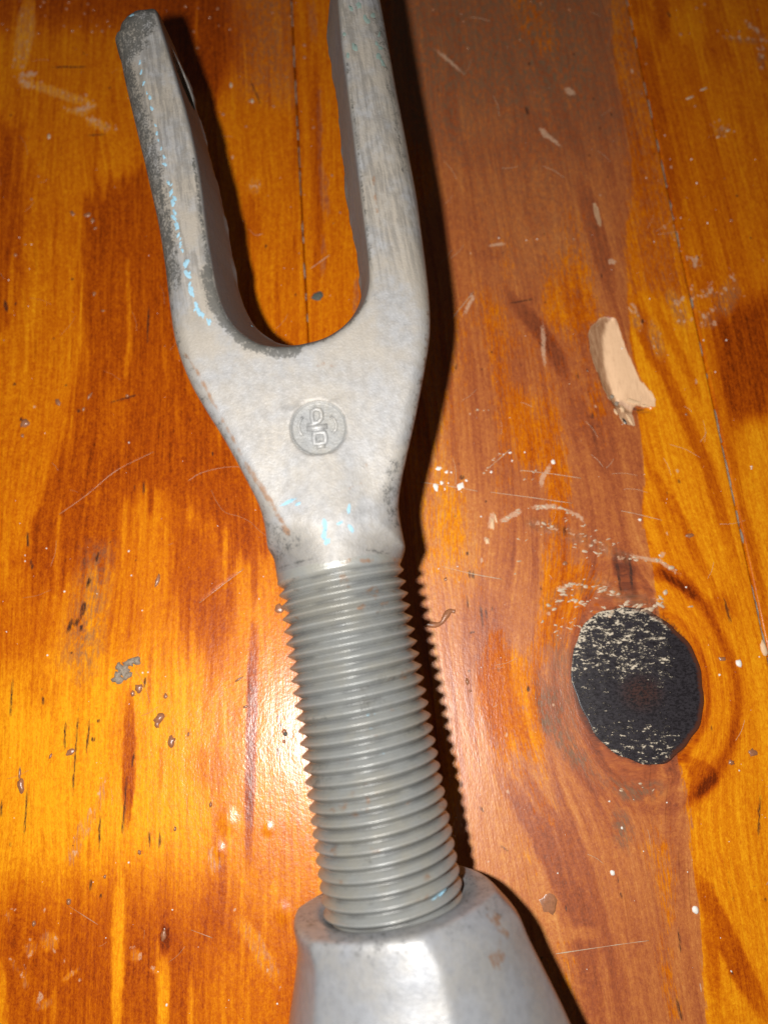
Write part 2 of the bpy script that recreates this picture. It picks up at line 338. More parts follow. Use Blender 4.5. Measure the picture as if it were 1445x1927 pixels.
def paint(S, w):
    P_ = lambda f, pts, v, soft=2.0, op=1.0, jag=0.0: poly(S, f, pts, v, soft, op, jag)
    K_ = lambda f, pts, wd, v, soft=.4, op=1.0, jag=0.0: stroke(S, f, pts, wd, v, soft, op, jag)
    sr = random.Random(50+w)
    def scuff(p, wd, n=16):
        for i in range(n):
            k = sr.randrange(len(p)-1); s_ = sr.random(); c = np.array(p[k])*(1-s_)+np.array(p[k+1])*s_+np.array([sr.gauss(0, wd), sr.gauss(0, wd)])
            e = c+sr.uniform(.3, 1.8)*(DP+sr.uniform(-.6, .6)*DQ); K_('pale', [c, e], sr.uniform(.05, .2), sr.uniform(.55, .85), .5, .9)
    if w == 0:
        P_('tone', [(-110.49,192.49),(-40.27,192.49),(-39.23,174.68),(-61.72,171.23),(-107.50,173.81)], .78, 7, .9, 3)
        P_('tone', [(-61.81,187.05),(-38.59,187.05),(-33.69,171.23),(-38.01,153.66),(-48.28,152.04),(-56.38,171.23)], .86, 5, .9, 2)
        P_('tone', [(-89.51,169.51),(-62.89,169.51),(-55.02,140.11),(-57.16,121.91),(-71.14,114.63),(-80.72,113.19),(-88.10,140.11)], .46, 5, .85, 4)
        P_('tone', [(-36.84,156.12),(-21.25,157.76),(-17.13,84.53),(-28.16,84.53),(-36.32,124.87)], .46, 4, .85, 3)
        P_('tone', [(-39.96,187.05),(-23.56,187.05),(-21.90,157.76),(-32.77,152.85)], .55, 4, .8); P_('grey', [(-38.59,187.05),(-23.56,187.05),(-21.63,149.62),(-32.77,152.85)], .6, 6); P_('worn', [(-34.49,187.05),(-23.56,187.05),(-21.74,152.85),(-30.17,152.85)], .42, 5)
        P_('tone', [(-95.64,148.01),(-87.04,141.67),(-80.48,113.19),(-80.96,88.46),(-86.22,84.53)], .74, 3, .9, 4)
        P_('tone', [(-70.59,120.44),(-54.36,132.40),(-47.27,106.11),(-43.53,81.94),(-32.58,60.82),(-24.11,45.68),(-23.71,36.77),(-29.99,34.59),(-34.80,43.43),(-42.62,46.82),(-46.12,49.68),(-51.20,45.68),(-53.34,34.59),(-61.45,31.35),(-69.33,27.09),(-73.51,34.59),(-70.31,46.82),(-69.15,54.90),(-67.13,65.65),(-67.04,79.37),(-67.23,91.11),(-70.64,110.34)], .76, 2.6, .9, 5)
        P_('tone', [(-80.10,110.34),(-71.01,110.34),(-67.23,91.11),(-66.93,79.37),(-67.13,65.65),(-69.15,54.90),(-70.31,46.82),(-74.57,34.59),(-78.33,31.35),(-86.22,84.53),(-80.96,88.46)], .44, .7, .95, .7)
        P_('tone', [(-81.68,120.44),(-71.48,117.52),(-70.32,107.52),(-79.97,107.52)], .45, 4, .9)
        P_('tone', [(-42.53,45.68),(-34.66,41.19),(-30.49,24.98),(-31.60,12.70),(-38.59,21.86),(-42.28,35.68)], .68, 2.5, .9, 1)
        P_('tone', [(-78.17,30.28),(-70.04,32.42),(-63.84,24.98),(-63.86,16.73),(-75.72,13.70)], .55, 5, .8)
        P_('tone', [(-52.29,45.68),(-46.02,48.53),(-42.95,40.08),(-38.96,19.79),(-48.37,15.72),(-52.38,30.28)], .40, 3, .8, 3)
        P_('tone', [(-77.30,10.71),(-61.56,14.71),(-40.26,16.73),(-29.60,9.72),(-27.05,-17.38),(-37.24,-21.77),(-72.35,-21.77)], .08, 10, .85, 4)
        P_('tone', [(-29.86,32.42),(-20.31,31.35),(-9.62,-26.92),(-20.81,-28.62),(-27.51,-9.29)], .30, 5, .8)
        P_('tone', [(-73.25,-28.19),(-39.73,-26.07),(-22.60,-30.30),(-15.01,-34.45),(-14.47,-51.11),(-69.67,-51.11)], .70, 9, .95, 3)
        P_('tone', [(-30.76,-33.62),(-18.70,-34.45),(-16.25,-51.11),(-31.38,-51.11)], .40, 4, .8)
        for p, wd, v in (([(-47.16,-17.38),(-46.56,-31.13),(-44.74,-51.11)], .8, .10), ([(-38.33,-32.80),(-37.17,-51.11)], .75, .12), ([(-66.24,-35.27),(-63.61,-51.11)], .6, .15), ([(-33.24,-37.72),(-32.45,-51.11)], .3, .3), ([(-56.61,-39.33),(-56.00,-46.47)], .2, .35),
                         ([(-48.41,10.71),(-47.14,-4.67),(-46.46,-14.72)], .9, .88), ([(-25.48,24.98),(-25.00,6.78),(-24.59,-9.29),(-24.15,-21.77)], .7, .85), ([(-26.06,41.19),(-25.48,24.98)], .4, .72), ([(-28.15,52.57),(-27.14,41.19)], .2, .7), ([(-42.71,47.96),(-39.75,30.28),(-37.78,13.70)], .8, .66),
                         ([(-54.72,78.10),(-58.11,106.11)], .3, .42), ([(-55.27,74.30),(-56.05,87.14)], .2, .36), ([(-47.90,84.53),(-45.94,71.80)], .4, .55), ([(-48.11,53.73),(-47.43,43.43)], .3, .8), ([(-32.10,43.43),(-31.36,29.21)], .2, .3), ([(-30.79,41.19),(-30.18,19.79)], .2, .65),
                         ([(-16.06,30.28),(-14.34,0.04)], 1.0, .5), ([(-38.29,-29.88),(-38.12,-35.27)], .8, .9)):
            K_('tone', p, wd, v, .5, .9, .25)
        rs = random.Random(3)
        for i in range(70):                                     # fine grain lines along the board
            q = rs.uniform(-86, -12); p = rs.uniform(-45, 180); ln = rs.uniform(4, 26); a = q*DQ+p*DP; b = a+ln*DP+rs.uniform(-.4, .4)*DQ
            K_('tone', [a, b], rs.uniform(.05, .3), rs.choice((.25, .75, .8)), .35, rs.uniform(.25, .6), .1)
        for p, wd in (([(-90.67,185.26),(-89.85,166.11),(-89.88,155.79)], 1.9), ([(-89.93,156.12),(-82.12,153.18),(-68.54,147.53)], .9), ([(-77.51,147.21),(-72.84,145.78),(-69.88,148.01)], .5), ([(-72.06,144.51),(-64.60,140.42)], .9), ([(-89.12,156.94),(-85.75,157.10)], .4), ([(-89.16,155.30),(-86.06,153.50)], .5)):
            K_('worn', p, wd, .72, 1.5, 1, .8); scuff(p, wd*.7, 22); K_('tone', p, wd, .12, .8, .8, .5)
        for p, wd in (([(-61.54,-35.27),(-61.41,-32.80)], .6), ([(-59.34,-34.45),(-58.16,-32.80),(-56.48,-33.62)], 1.0), ([(-62.42,-38.93),(-61.10,-38.53)], 1.0), ([(-54.33,-37.72),(-53.78,-38.53)], 1.1), ([(-64.59,-36.50),(-63.75,-35.93)], .7), ([(-44.02,-35.27),(-42.22,-34.86)], .7), ([(-39.66,-37.72),(-39.51,-37.31)], .6), ([(-57.75,-43.33),(-58.40,-41.74)], .7), ([(-66.39,-29.04),(-65.68,-28.78)], .6), ([(-54.37,-12.92),(-55.68,-18.27),(-56.41,-21.77)], .5), ([(-52.83,-11.11),(-54.11,-16.94)], .4), ([(-26.42,-28.62),(-22.48,-32.80),(-17.56,-40.14)], .9), ([(-51.76,-5.60),(-51.57,-12.02)], .4), ([(-30.26,127.86),(-30.22,121.91)], 1.0), ([(-30.88,-17.38),(-30.36,-22.63)], .5)):
            K_('worn', p, wd, .62, 1.6, 1, .6); scuff(p, wd*.8, 3); K_('tone', p, wd, .22, .8, .7, .4)
        K_('worn', [(-23.96,-21.77),(-25.00,6.78),(-25.43,23.94)], .35, .8, .6, .8, .3)
        for p, wd in (([(-57.23,37.21),(-57.48,34.59)], .3), ([(-58.28,32.21),(-58.76,29.00)], .32), ([(-58.78,27.30),(-59.17,23.31)], .5), ([(-59.55,23.94),(-60.22,21.65)], .4), ([(-60.80,23.94),(-61.60,20.21)], .45), ([(-58.79,22.69),(-59.07,20.62)], .35), ([(-60.12,17.24),(-60.45,16.53)], .25), ([(-55.19,39.19),(-54.93,38.75)], .2), ([(-54.81,41.75),(-54.84,40.97)], .2), ([(-64.91,8.93),(-64.33,6.78)], .28), ([(-65.17,10.22),(-65.01,9.72)], .15),
                      ([(-72.13,41.75),(-71.32,37.32)], .3), ([(-70.68,35.68),(-69.90,32.96)], .22), ([(-57.81,8.74),(-57.27,-3.74),(-56.83,-13.37)], .10), ([(-47.42,-3.74),(-47.24,-17.56)], .10), ([(-40.49,-14.72),(-40.35,-18.71)], .14), ([(-71.06,13.20),(-70.26,3.87)], .08), ([(-65.57,-6.53),(-64.86,-17.56)], .10), ([(-55.42,5.32),(-55.33,0.04),(-55.47,-2.23)], .16), ([(-54.19,1.46),(-54.46,0.23)], .3), ([(-53.64,4.64),(-53.73,3.67)], .22), ([(-59.97,4.83),(-59.47,-1.86)], .14), ([(-69.87,-9.29),(-69.58,-13.37)], .12), ([(-51.57,-11.11),(-51.14,-19.59)], .10), ([(-45.54,12.70),(-45.78,9.72)], .1), ([(-19.25,3.87),(-19.40,2.42)], .1), ([(-20.02,0.51),(-19.49,-2.80)], .14), ([(-20.23,5.80),(-19.51,2.71)], .16),
                      ([(-52.05,-25.22),(-52.14,-22.63)], .1), ([(-84.48,95.12),(-83.09,91.11)], .5), ([(-70.07,100.29),(-69.50,99.47)], .3), ([(-72.37,85.18),(-71.82,84.53)], .25), ([(-79.57,74.30),(-78.90,73.55)], .3), ([(-68.25,74.05),(-67.93,73.30)], .3), ([(-51.40,71.80),(-59.09,69.33)], .12), ([(-65.17,68.10),(-64.29,67.36)], .3), ([(-83.63,159.91),(-71.18,160.08)], .22), ([(-71.48,139.33),(-65.79,139.64)], .18), ([(-67.24,153.66),(-66.56,153.34)], .4), ([(-33.54,157.76),(-29.27,147.21)], .14), ([(-49.44,52.57),(-49.29,48.53)], .15), ([(-52.20,95.12),(-51.50,81.94)], .1), ([(-46.31,-0.91),(-46.65,-4.67)], .12), ([(-42.52,-14.72),(-42.01,-18.27)], .1)):
            K_('dark', p, wd*.7, .92, .45, .95, .15)
        P_('grey', [(-61.68,15.72),(-59.54,37.87),(-54.74,37.87),(-55.14,16.73),(-57.14,11.71)], .7, 3); P_('worn', [(-61.05,14.71),(-59.22,30.28),(-55.01,30.28),(-54.30,13.70),(-57.93,9.72)], .5, 3, .8, 2)
        for c, r in ((np.array((-28.25,-13.37)), 2.4), (np.array((-17.74,-28.28)), 2.0), (np.array((-20.95,-14.72)), 1.2), (np.array((-29.68,-18.27)), 1.6)):
            d = np.hypot(S['X']-c[0], (S['Y']-c[1])*.8); S['z'] += .16*smooth(r, 0, d)
        for p in ([(-66.05,44.78),(-60.79,49.10),(-55.32,54.31),(-47.97,58.44)], [(-36.33,26.56),(-31.85,30.28),(-27.81,33.50)]): K_('z', p, .1, -.06, .3)
    if w == 1:
        P_('worn', list(WORN_EDGE)+[(-37.68,-50.34),(-44.48,30.28),(-3.57,52.57),(-4.47,192.49)], 1.35, .5, 1, .9)
        P_('worn', [(-25.13,192.49),(1.72,192.49),(1.43,76.83),(-18.62,76.83)], 0, 2, 1)
        P_('tone', [(-23.75,192.49),(-4.47,192.49),(-2.60,81.94),(-16.47,81.94)], .46, 3, .9)
        for p, wd, v in (([(-17.32,167.81),(-15.65,132.40),(-14.26,100.57)], .5, .72), ([(-19.82,185.26),(-17.71,148.01),(-14.23,84.53)], .35, .6), ([(-3.90,103.33),(-4.94,84.53)], .8, .75)): K_('tone', p, wd, v, .7, .9, .2)
        for p, wd in (([(-16.06,159.41),(-15.02,132.40),(-14.12,120.44)], .35), ([(-14.61,130.88),(-13.56,117.52),(-13.74,114.63)], .9), ([(-13.95,113.19),(-13.48,97.83)], .3), ([(-18.68,183.47),(-17.28,166.11)], .8), ([(-6.05,103.33),(-6.37,88.46)], .4)): K_('worn', p, wd, .85, .7, .9, .4)
        P_('tone', [(-4.50,196.17),(61.94,196.17),(59.48,140.11),(34.54,126.36),(7.23,132.40)], .60, 9, .9, 3); P_('grey', [(-4.50,196.17),(59.18,196.17),(56.44,141.67),(35.79,126.36),(7.28,137.00)], 1.0, 10, 1, 4)
        P_('tone', [(9.67,127.86),(57.50,132.40),(54.09,95.12),(15.08,95.12)], .46, 8, .8); P_('grey', [(13.85,148.01),(55.06,148.01),(48.63,100.57),(26.90,95.12),(15.65,117.52)], .38, 12, .8, 3)
        P_('tone', [(12.71,95.12),(56.46,95.12),(51.32,35.68),(13.70,41.19)], .50, 6, .7)
        P_('worn', [(-3.84,95.12),(21.58,95.12),(18.05,76.83),(12.89,52.57),(19.37,34.59),(13.37,28.15),(3.95,30.28)], .75, 8, 1, 3)
        P_('tone', [(6.36,57.25),(22.08,49.10),(21.71,27.09),(6.03,28.15)], .20, 7, .8, 2)
        P_('tone', [(13.67,0.99),(28.42,-1.86),(35.45,-50.34),(12.26,-50.34)], .22, 5, .85, 1.5)
        P_('tone', [(21.89,31.35),(37.64,30.28),(32.12,9.72),(37.11,-4.67),(23.44,-2.80)], .34, 6, .8, 2)
        P_('tone', [(38.86,-7.45),(55.58,-6.53),(53.29,-50.34),(40.80,-50.34)], .40, 6, .8, 2)
        for p, wd, v in (([(19.98,-2.80),(27.69,-14.72),(34.84,-28.62),(36.34,-50.34)], 1.6, .72), ([(27.13,-7.45),(35.76,-22.63),(40.44,-39.33),(40.80,-50.34)], .8, .64), ([(23.48,-1.86),(31.54,-14.72),(38.98,-29.46)], .6, .60), ([(19.29,32.42),(20.49,9.72),(21.96,-2.80)], 2.2, .62), ([(22.76,27.09),(23.02,9.72),(27.33,-3.74)], .8, .55),
                         ([(26.99,97.15),(35.71,84.53),(39.83,73.68)], 1.2, .88), ([(39.83,73.68),(42.41,65.65),(45.82,52.57)], .9, .76), ([(44.63,68.10),(45.07,59.63)], .4, .9), ([(46.73,37.87),(49.08,26.56)], 1.1, .95), ([(39.26,103.33),(43.84,84.53),(46.81,64.43),(48.09,41.19)], 1.6, .62),
                         ([(45.86,127.86),(48.81,110.34),(50.55,95.12)], 1.6, .74), ([(35.70,171.23),(43.26,144.83),(48.35,127.86)], 1.0, .7), ([(24.06,181.69),(31.05,157.76),(39.90,132.40)], .8, .66), ([(18.35,171.23),(16.18,138.55)], 1.2, .7), ([(26.74,-31.13),(37.84,-31.97)], .4, .3)):
            K_('tone', p, wd, v, 1.3, .85, .5)
        # unworn amber strip and the rings round the knot
        ed = sdpoly(S['X'], S['Y'], list(WORN_EDGE)+[(-37.68,-50.34),(-44.48,30.28),(-3.57,52.57),(-4.47,192.49)]); un = smooth(-.3, .6, ed)*(S['X'] > 20); S['worn'] -= smooth(-1.5, -6, ed)*smooth(.5, 1.2, S['worn'])*.9*smooth(.44, .74, fbm(S['gq']*.10, S['gp']*.03, 83))
        S['tone'] = S['tone']*(1-un*.9)+un*.9*(.24+.25*(fbm(S['gq']*.4, S['gp']*.012, 14)-.5))
        P_('worn', [(57.48,192.49),(63.68,192.49),(67.25,135.46),(68.28,95.12),(54.80,95.12),(54.21,106.95),(57.54,123.38),(57.71,156.12)], .62, 3, .9, 3); P_('tone', [(57.48,192.49),(63.68,192.49),(67.25,135.46),(68.28,95.12),(54.80,95.12),(54.21,106.95),(57.54,123.38),(57.71,156.12)], .58, 4, .85, 3)
        for p, wd, v in (([(57.64,162.75),(60.01,132.40),(60.66,107.52)], .8, .66), ([(56.12,97.83),(60.44,76.83),(66.95,54.90),(70.80,30.28)], 1.0, .66), ([(54.18,57.25),(60.99,41.19),(65.28,28.15)], .8, .60), ([(55.28,95.12),(57.19,84.53),(58.72,76.83)], .9, .72), ([(59.42,95.12),(65.17,78.10),(67.57,69.33)], .6, .5), ([(53.87,34.59),(58.82,31.35),(62.53,27.09)], 1.2, .70), ([(55.75,-21.77),(60.26,-34.45),(65.56,-45.69)], 1.5, .74), ([(57.02,-26.92),(56.84,-43.33)], .8, .55), ([(55.51,-2.80),(59.61,-5.60),(56.24,-9.29)], 1.6, .66)):
            K_('tone', p, wd, v, .9, .85, .4)
        r = S['rho']; rn = r+.05*(fbm(S['X']*.1, S['Y']*.1, 19)-.5)*2
        a1 = np.exp(-((rn-1.52)/.09)**2)*.42+np.exp(-((rn-1.09)/.05)**2)*.38+np.exp(-((rn-1.30)/.03)**2)*.12
        S['tone'] += a1*(.3+.7*un)*smooth(2.2, 1.6, r)
        vn = smooth(1.75, 1.2, r)*(1-un)
        S['tone'] += vn*.22*(vnoise(rn*16, rn*0, 8)-.4)
        for p, wd in (([(29.26,12.70),(31.25,3.87),(35.35,-1.86),(39.91,-6.53)], 1.1), ([(39.91,-6.53),(45.60,-8.55),(51.56,-7.45)], .6), ([(42.93,-11.11),(43.25,-18.27)], .8), ([(32.19,10.71),(32.82,4.83)], .5)): K_('grey', p, wd, 1, 1.6, .9, .8); K_('tone', p, wd, .78, 1.4, .7, .6)
        P_('grey', [(32.89,21.86),(36.23,17.75),(36.61,1.94),(33.75,3.87),(31.42,14.71)], .6, 2)
        # scuffs, dents, pits
        for p, wd in (([(63.25,97.83),(65.03,92.44),(66.20,87.14)], .9), ([(58.53,89.78),(59.16,84.53),(60.14,79.37)], .8), ([(55.09,93.11),(56.22,86.49)], .5), ([(65.74,113.19),(68.22,110.34),(67.30,107.52)], .7), ([(68.18,162.75),(69.15,159.41)], .3)): K_('worn', p, wd, .62, 1.6, 1, .5); scuff(p, wd*.9, 14); K_('grey', p, wd, .45, 1.4); K_('tone', p, wd, .3, .8)
        for p, wd in (([(21.22,41.19),(22.27,45.68)], .35), ([(22.91,42.87),(25.67,44.33),(28.47,46.14)], .30), ([(29.02,46.25),(34.46,46.48),(36.80,45.91)], .22), ([(36.80,45.91),(39.72,44.33),(41.21,42.53)], .12), ([(20.28,38.97),(20.97,40.08)], .3), ([(35.08,56.31),(32.65,52.57),(32.04,49.68)], .22), ([(43.85,153.66),(46.92,151.23)], .6), ([(36.92,141.67),(42.62,135.46)], .25), ([(37.32,141.99),(39.01,138.24)], .5), ([(11.60,166.96),(20.57,156.94)], .18), ([(23.28,108.50),(28.14,109.21)], .14), ([(47.46,36.55),(54.98,35.02),(59.68,31.56)], .16), ([(51.41,105.28),(51.49,103.33)], .5), ([(17.05,89.78),(19.81,95.12),(18.69,97.15)], .1), ([(34.86,89.78),(34.55,76.83)], .2), ([(55.16,36.77),(56.13,35.90)], .3)):
            K_('pale', p, wd, .80, .8, 1, .3)
        for p, wd in (([(47.74,120.00),(48.72,119.85),(49.65,113.19)], .45),): K_('bare', p, wd, 1, .3)
        for p, wd in (([(26.58,93.38),(34.22,94.99)], .22), ([(27.58,107.52),(27.81,107.24)], .35), ([(34.21,148.33),(34.93,144.83)], .5), ([(16.21,53.50),(15.95,51.99)], .6), ([(36.38,42.87),(36.61,39.86)], .28), ([(46.42,36.77),(46.83,27.09)], .28), ([(49.08,37.87),(48.92,27.09)], .2), ([(18.89,27.09),(19.28,20.82)], .16), ([(16.90,33.50),(17.04,31.35)], .22), ([(17.64,33.72),(17.87,30.92)], .22), ([(16.32,28.68),(16.62,24.98)], .1), ([(20.00,26.03),(20.09,22.89)], .14), ([(16.28,20.62),(17.95,21.03)], .12), ([(60.63,52.57),(60.91,51.18)], .3), ([(66.85,28.15),(67.60,21.86)], .25), ([(69.16,-7.45),(67.28,-17.38)], .16), ([(49.86,-40.94),(50.69,-45.69)], .2), ([(51.49,-30.30),(51.40,-35.27)], .16), ([(33.39,84.53),(35.01,82.58)], .12), ([(15.83,79.37),(15.41,76.83)], .2), ([(43.90,67.48),(44.21,65.65)], .2), ([(41.54,76.83),(41.73,74.81)], .18), ([(20.83,-17.38),(22.68,-18.71)], .14), ([(17.24,-10.66),(18.35,-12.02)], .14), ([(65.86,152.85),(65.95,151.23)], .2)):
            K_('dark', p, wd*.7, .92, .45, .9, .15)
        P_('worn', CHIP_ALL, 1.7, .3, 1, .2); P_('tone', CHIP_ALL, .85, .4); P_('grey', CHIP_ALL, 0, .4); P_('bare', CHIP_ALL, 1, .28, 1, .7); P_('tone', CHIP_FACE, .0, .4, 1, .5)
        d = sdpoly(S['X'], S['Y'], CHIP_ALL); dc = seg_dist(S['X'], S['Y'], [(49.11,89.25),(47.96,83.88),(47.71,79.37),(48.02,74.93),(48.74,71.31)])
        S['z'] -= smooth(.1, -.4, d)*(.14+.38*np.exp(-(dc/1.6)**2)+.10*(fbm(S['gq']*1.2, S['gp']*.15, 66)-.5)); S['z'] -= .5*smooth(.9, .2, seg_dist(S['X'], S['Y'], [(49.51,69.70),(52.28,67.85),(56.36,68.10)]))
        K_('dark', [(48.19,71.56),(49.41,68.59),(50.50,65.65)], .18, 1, .3); K_('dark', [(51.42,68.34),(56.35,67.97)], .22, .85, .3)
        m = smooth(2.5, .5, seg_dist(S['X'], S['Y'], [(32.11,26.03),(35.45,29.00),(41.85,30.28),(47.90,27.30),(53.58,26.56)]))+smooth(2.0, .3, seg_dist(S['X'], S['Y'], [(29.91,42.87),(36.27,41.19),(43.52,37.87),(48.66,35.68)]))
        S['z'] += m*.35*(fbm(S['X']*.8, S['Y']*1.6, 44)-.45); S['pale'] += m*.75*smooth(.56, .72, fbm(S['X']*.8, S['Y']*1.9, 45)); S['grey'] = np.maximum(S['grey'], m*.5)
        kd = smooth(1.10, .98, S['rho']); S['tone'] += .35*kd; S['dark'] += .62*smooth(1.07, 1.0, S['rho'])
    if w == 2:
        S['tone'] = S['tone']*.5+.27
        P_('tone', [(72.35,89.78),(87.60,97.83),(82.86,65.65),(72.99,63.22),(71.59,74.30)], .84, 3, .9, 2)
        P_('tone', [(74.83,64.43),(83.04,66.87),(76.10,19.79),(73.44,30.28)], .12, 4, .8)
        for p, wd, v in (([(63.15,185.26),(66.31,138.55),(68.67,108.93)], 1.3, .72), ([(70.51,185.26),(70.03,167.81)], 1.4, .75), ([(68.35,106.11),(73.01,95.12)], 1.2, .6), ([(70.70,71.80),(73.11,43.43),(75.07,19.79)], .5, .6)): K_('tone', p, wd, v, 1.2, .8, .5)
        for p, wd in (([(69.85,88.46),(73.02,90.44)], 1.2), ([(73.76,89.78),(77.42,97.15),(78.46,100.57)], 1.5), ([(71.83,95.12),(72.67,97.15)], .8), ([(69.99,104.72),(70.95,102.64)], .7), ([(90.87,174.68),(95.38,168.66)], .35), ([(84.85,169.51),(95.25,167.81)], .2), ([(94.35,166.11),(92.74,159.41)], .4), ([(80.03,141.67),(81.64,139.33)], .9), ([(68.60,97.83),(67.20,89.78)], .5)): K_('worn', p, wd, .60, 1.8, 1, .7); scuff(p, wd*1.1, 16); K_('grey', p, wd, .45, 1.4)
        for p, wd in (([(71.80,178.17),(72.19,175.55)], .3), ([(81.85,122.65),(82.21,121.61)], .3), ([(70.76,106.11),(71.22,105.00)], .2)): K_('dark', p, wd, .8, .3)
    rs = random.Random(20+w)
    for i in range((35, 140, 25)[w]):                       # short open pores along the grain
        q = rs.uniform(*((-86, -12), (-8, 74), (76, 110))[w]); p = rs.uniform(-45, 180)
        if w == 1 and q < 12: continue
        a = q*DQ+p*DP; b = a+rs.uniform(.4, 1.8)*(DP+rs.uniform(-.15, .15)*DQ)
        K_(rs.choice(('dark', 'dark', 'dark', 'pale')), [a, b], rs.uniform(.04, .16), rs.uniform(.7, 1.1), .4, .9)
    for i in range(26 if w == 1 else 12):                   # uneven stain
        q = rs.uniform(*((-86, -12), (-8, 74), (76, 110))[w]); p = rs.uniform(-45, 180); a = q*DQ+p*DP; b = a+rs.uniform(4, 22)*DP+rs.uniform(-2, 2)*DQ
        K_('tone', [a, b], rs.uniform(.6, 3.5), rs.uniform(.2, .75), 3.0, rs.uniform(.25, .55), 2)
    # sanding and wiping lines across everything
    S['dark'] = np.maximum(S['dark'], 0)

def plank(name, q0, q1, qa, qb, which):
    q = lines(q0, q1, max(q0, qa), min(q1, qb), .30); p = lines(-80, 220, -54, 194, .31)
    # two extra grid lines close to each edge for the eased arris
    q = np.unique(np.concatenate([q, [q0+.08, q0+.2, q0+.4, q1-.4, q1-.2, q1-.08]]))
    Q, Pp = np.meshgrid(q, p, indexing='ij'); sh = Q.shape; Q = Q.ravel(); Pp = Pp.ravel()
    X = Q*DQ[0]+Pp*DP[0]; Y = Q*DQ[1]+Pp*DP[1]
    n = len(Q); S = dict(X=X, Y=Y, Q=Q, P=Pp)
    for k in ('tone', 'worn', 'grey', 'pale', 'dark', 'bare', 'z'): S[k] = np.zeros(n)
    kq, kp = KC@DQ, KC@DP
    dq, dp = Q-kq, Pp-kp; rho2 = (dq/KR[0])**2+(dp/(KR[1]*1.25))**2
    S['rho'] = np.sqrt((dq/KR[0])**2+(dp/KR[1])**2)
    gq = Q.copy()
    if which == 1: gq = kq+dq*(1-.86/np.maximum(rho2, 1))
    wob = (fbm(Q*.05, Pp*.012, 31)-.5)*9
    S['gq'] = gq+wob+which*300; S['gp'] = Pp+which*500
    S['tone'][:] = .42+(.50 if which == 1 else .34)*(fbm(S['gq']*.22, S['gp']*.008, 3)-.5)+.22*(fbm(S['gq']*.9, S['gp']*.02, 4)-.5)
    gl = S['gq']*(.20 if which == 1 else .11)+1.6*fbm(Q*.03, Pp*.006, 33+which)+.25*fbm(Q*.3, Pp*.02, 35); sw = gl % 1
    S['tone'] += (.30 if which == 1 else .20)*(smooth(.45, .93, sw)*(1-smooth(.93, 1, sw))-.25)
    gl = S['gq']*.75+.9*fbm(Q*.1, Pp*.01, 36); sw = gl % 1; S['tone'] += .10*(smooth(.4, .9, sw)*(1-smooth(.9, 1, sw))-.25)
    paint(S, which)
    z = S['z']+.10*(fbm(Q*.06, Pp*.025, 77)-.5)*2
    e = np.minimum(Q-q0, q1-Q); z = z-.34*np.clip(1-e/.45, 0, 1)**2-.02*np.abs(fbm(Pp*.3, Pp*0, 6)-.5)
    nq, np_ = sh; I = np.arange(n).reshape(sh)
    top = np.stack([I[:-1, :-1], I[1:, :-1], I[1:, 1:], I[:-1, 1:]], -1).reshape(-1, 4)
    V = np.stack([X, Y, z], 1)
    # the four sides and the underside
    rim = np.concatenate([I[:, 0], I[-1, 1:], I[-2::-1, -1], I[0, -2:0:-1]]); b0 = n
    Vb = V[rim].copy(); Vb[:, 2] = -12; m = len(rim); r2 = np.roll(rim, -1); bi = b0+np.arange(m); bi2 = np.roll(bi, -1)
    side = np.stack([rim, bi, bi2, r2], 1)
    V = np.concatenate([V, Vb]); at = {}
    for a, b in (('tone', 'tone'), ('worn', 'worn'), ('grey', 'grey'), ('pale', 'pale'), ('dark', 'dark'), ('bare', 'bare'), ('grain_across', 'gq'), ('grain_along', 'gp')):
        at[a] = np.concatenate([S[b], S[b][rim]])
    o = obj(name, np_mesh(name, V, np.concatenate([top, side]), None, at), M_wood, table)
    return o
QS1, QS2 = -10.40, 74.98
pl_left = plank('plank', QS1-85, QS1-.16, -88, QS1, 0)
pl_mid = plank('plank', QS1+.16, QS2-.14, QS1, QS2, 1)
pl_right = plank('plank', QS2+.14, QS2+85, QS2, 112, 2)
pl_left['label'] = 'glossy amber pine plank with dark grain bands'; pl_mid['label'] = 'worn pine plank with black knot'; pl_right['label'] = 'amber pine plank along the right edge'
def slab(name, c, sx, sy, z0, z1, mat, parent):
    v = []
    for z in (z0, z1):
        for a, b in ((-1, -1), (1, -1), (1, 1), (-1, 1)):
            p = c[0]*DQ+c[1]*DP+a*sx*DQ+b*sy*DP; v.append((p[0], p[1], z))
    return obj(name, np_mesh(name, v, [(3, 2, 1, 0), (4, 5, 6, 7), (0, 1, 5, 4), (1, 2, 6, 5), (2, 3, 7, 6), (3, 0, 4, 7)], None, None, False), mat, parent)
slab('batten', (32, 70), 128, 150, -30, -12.1, M_under, table)

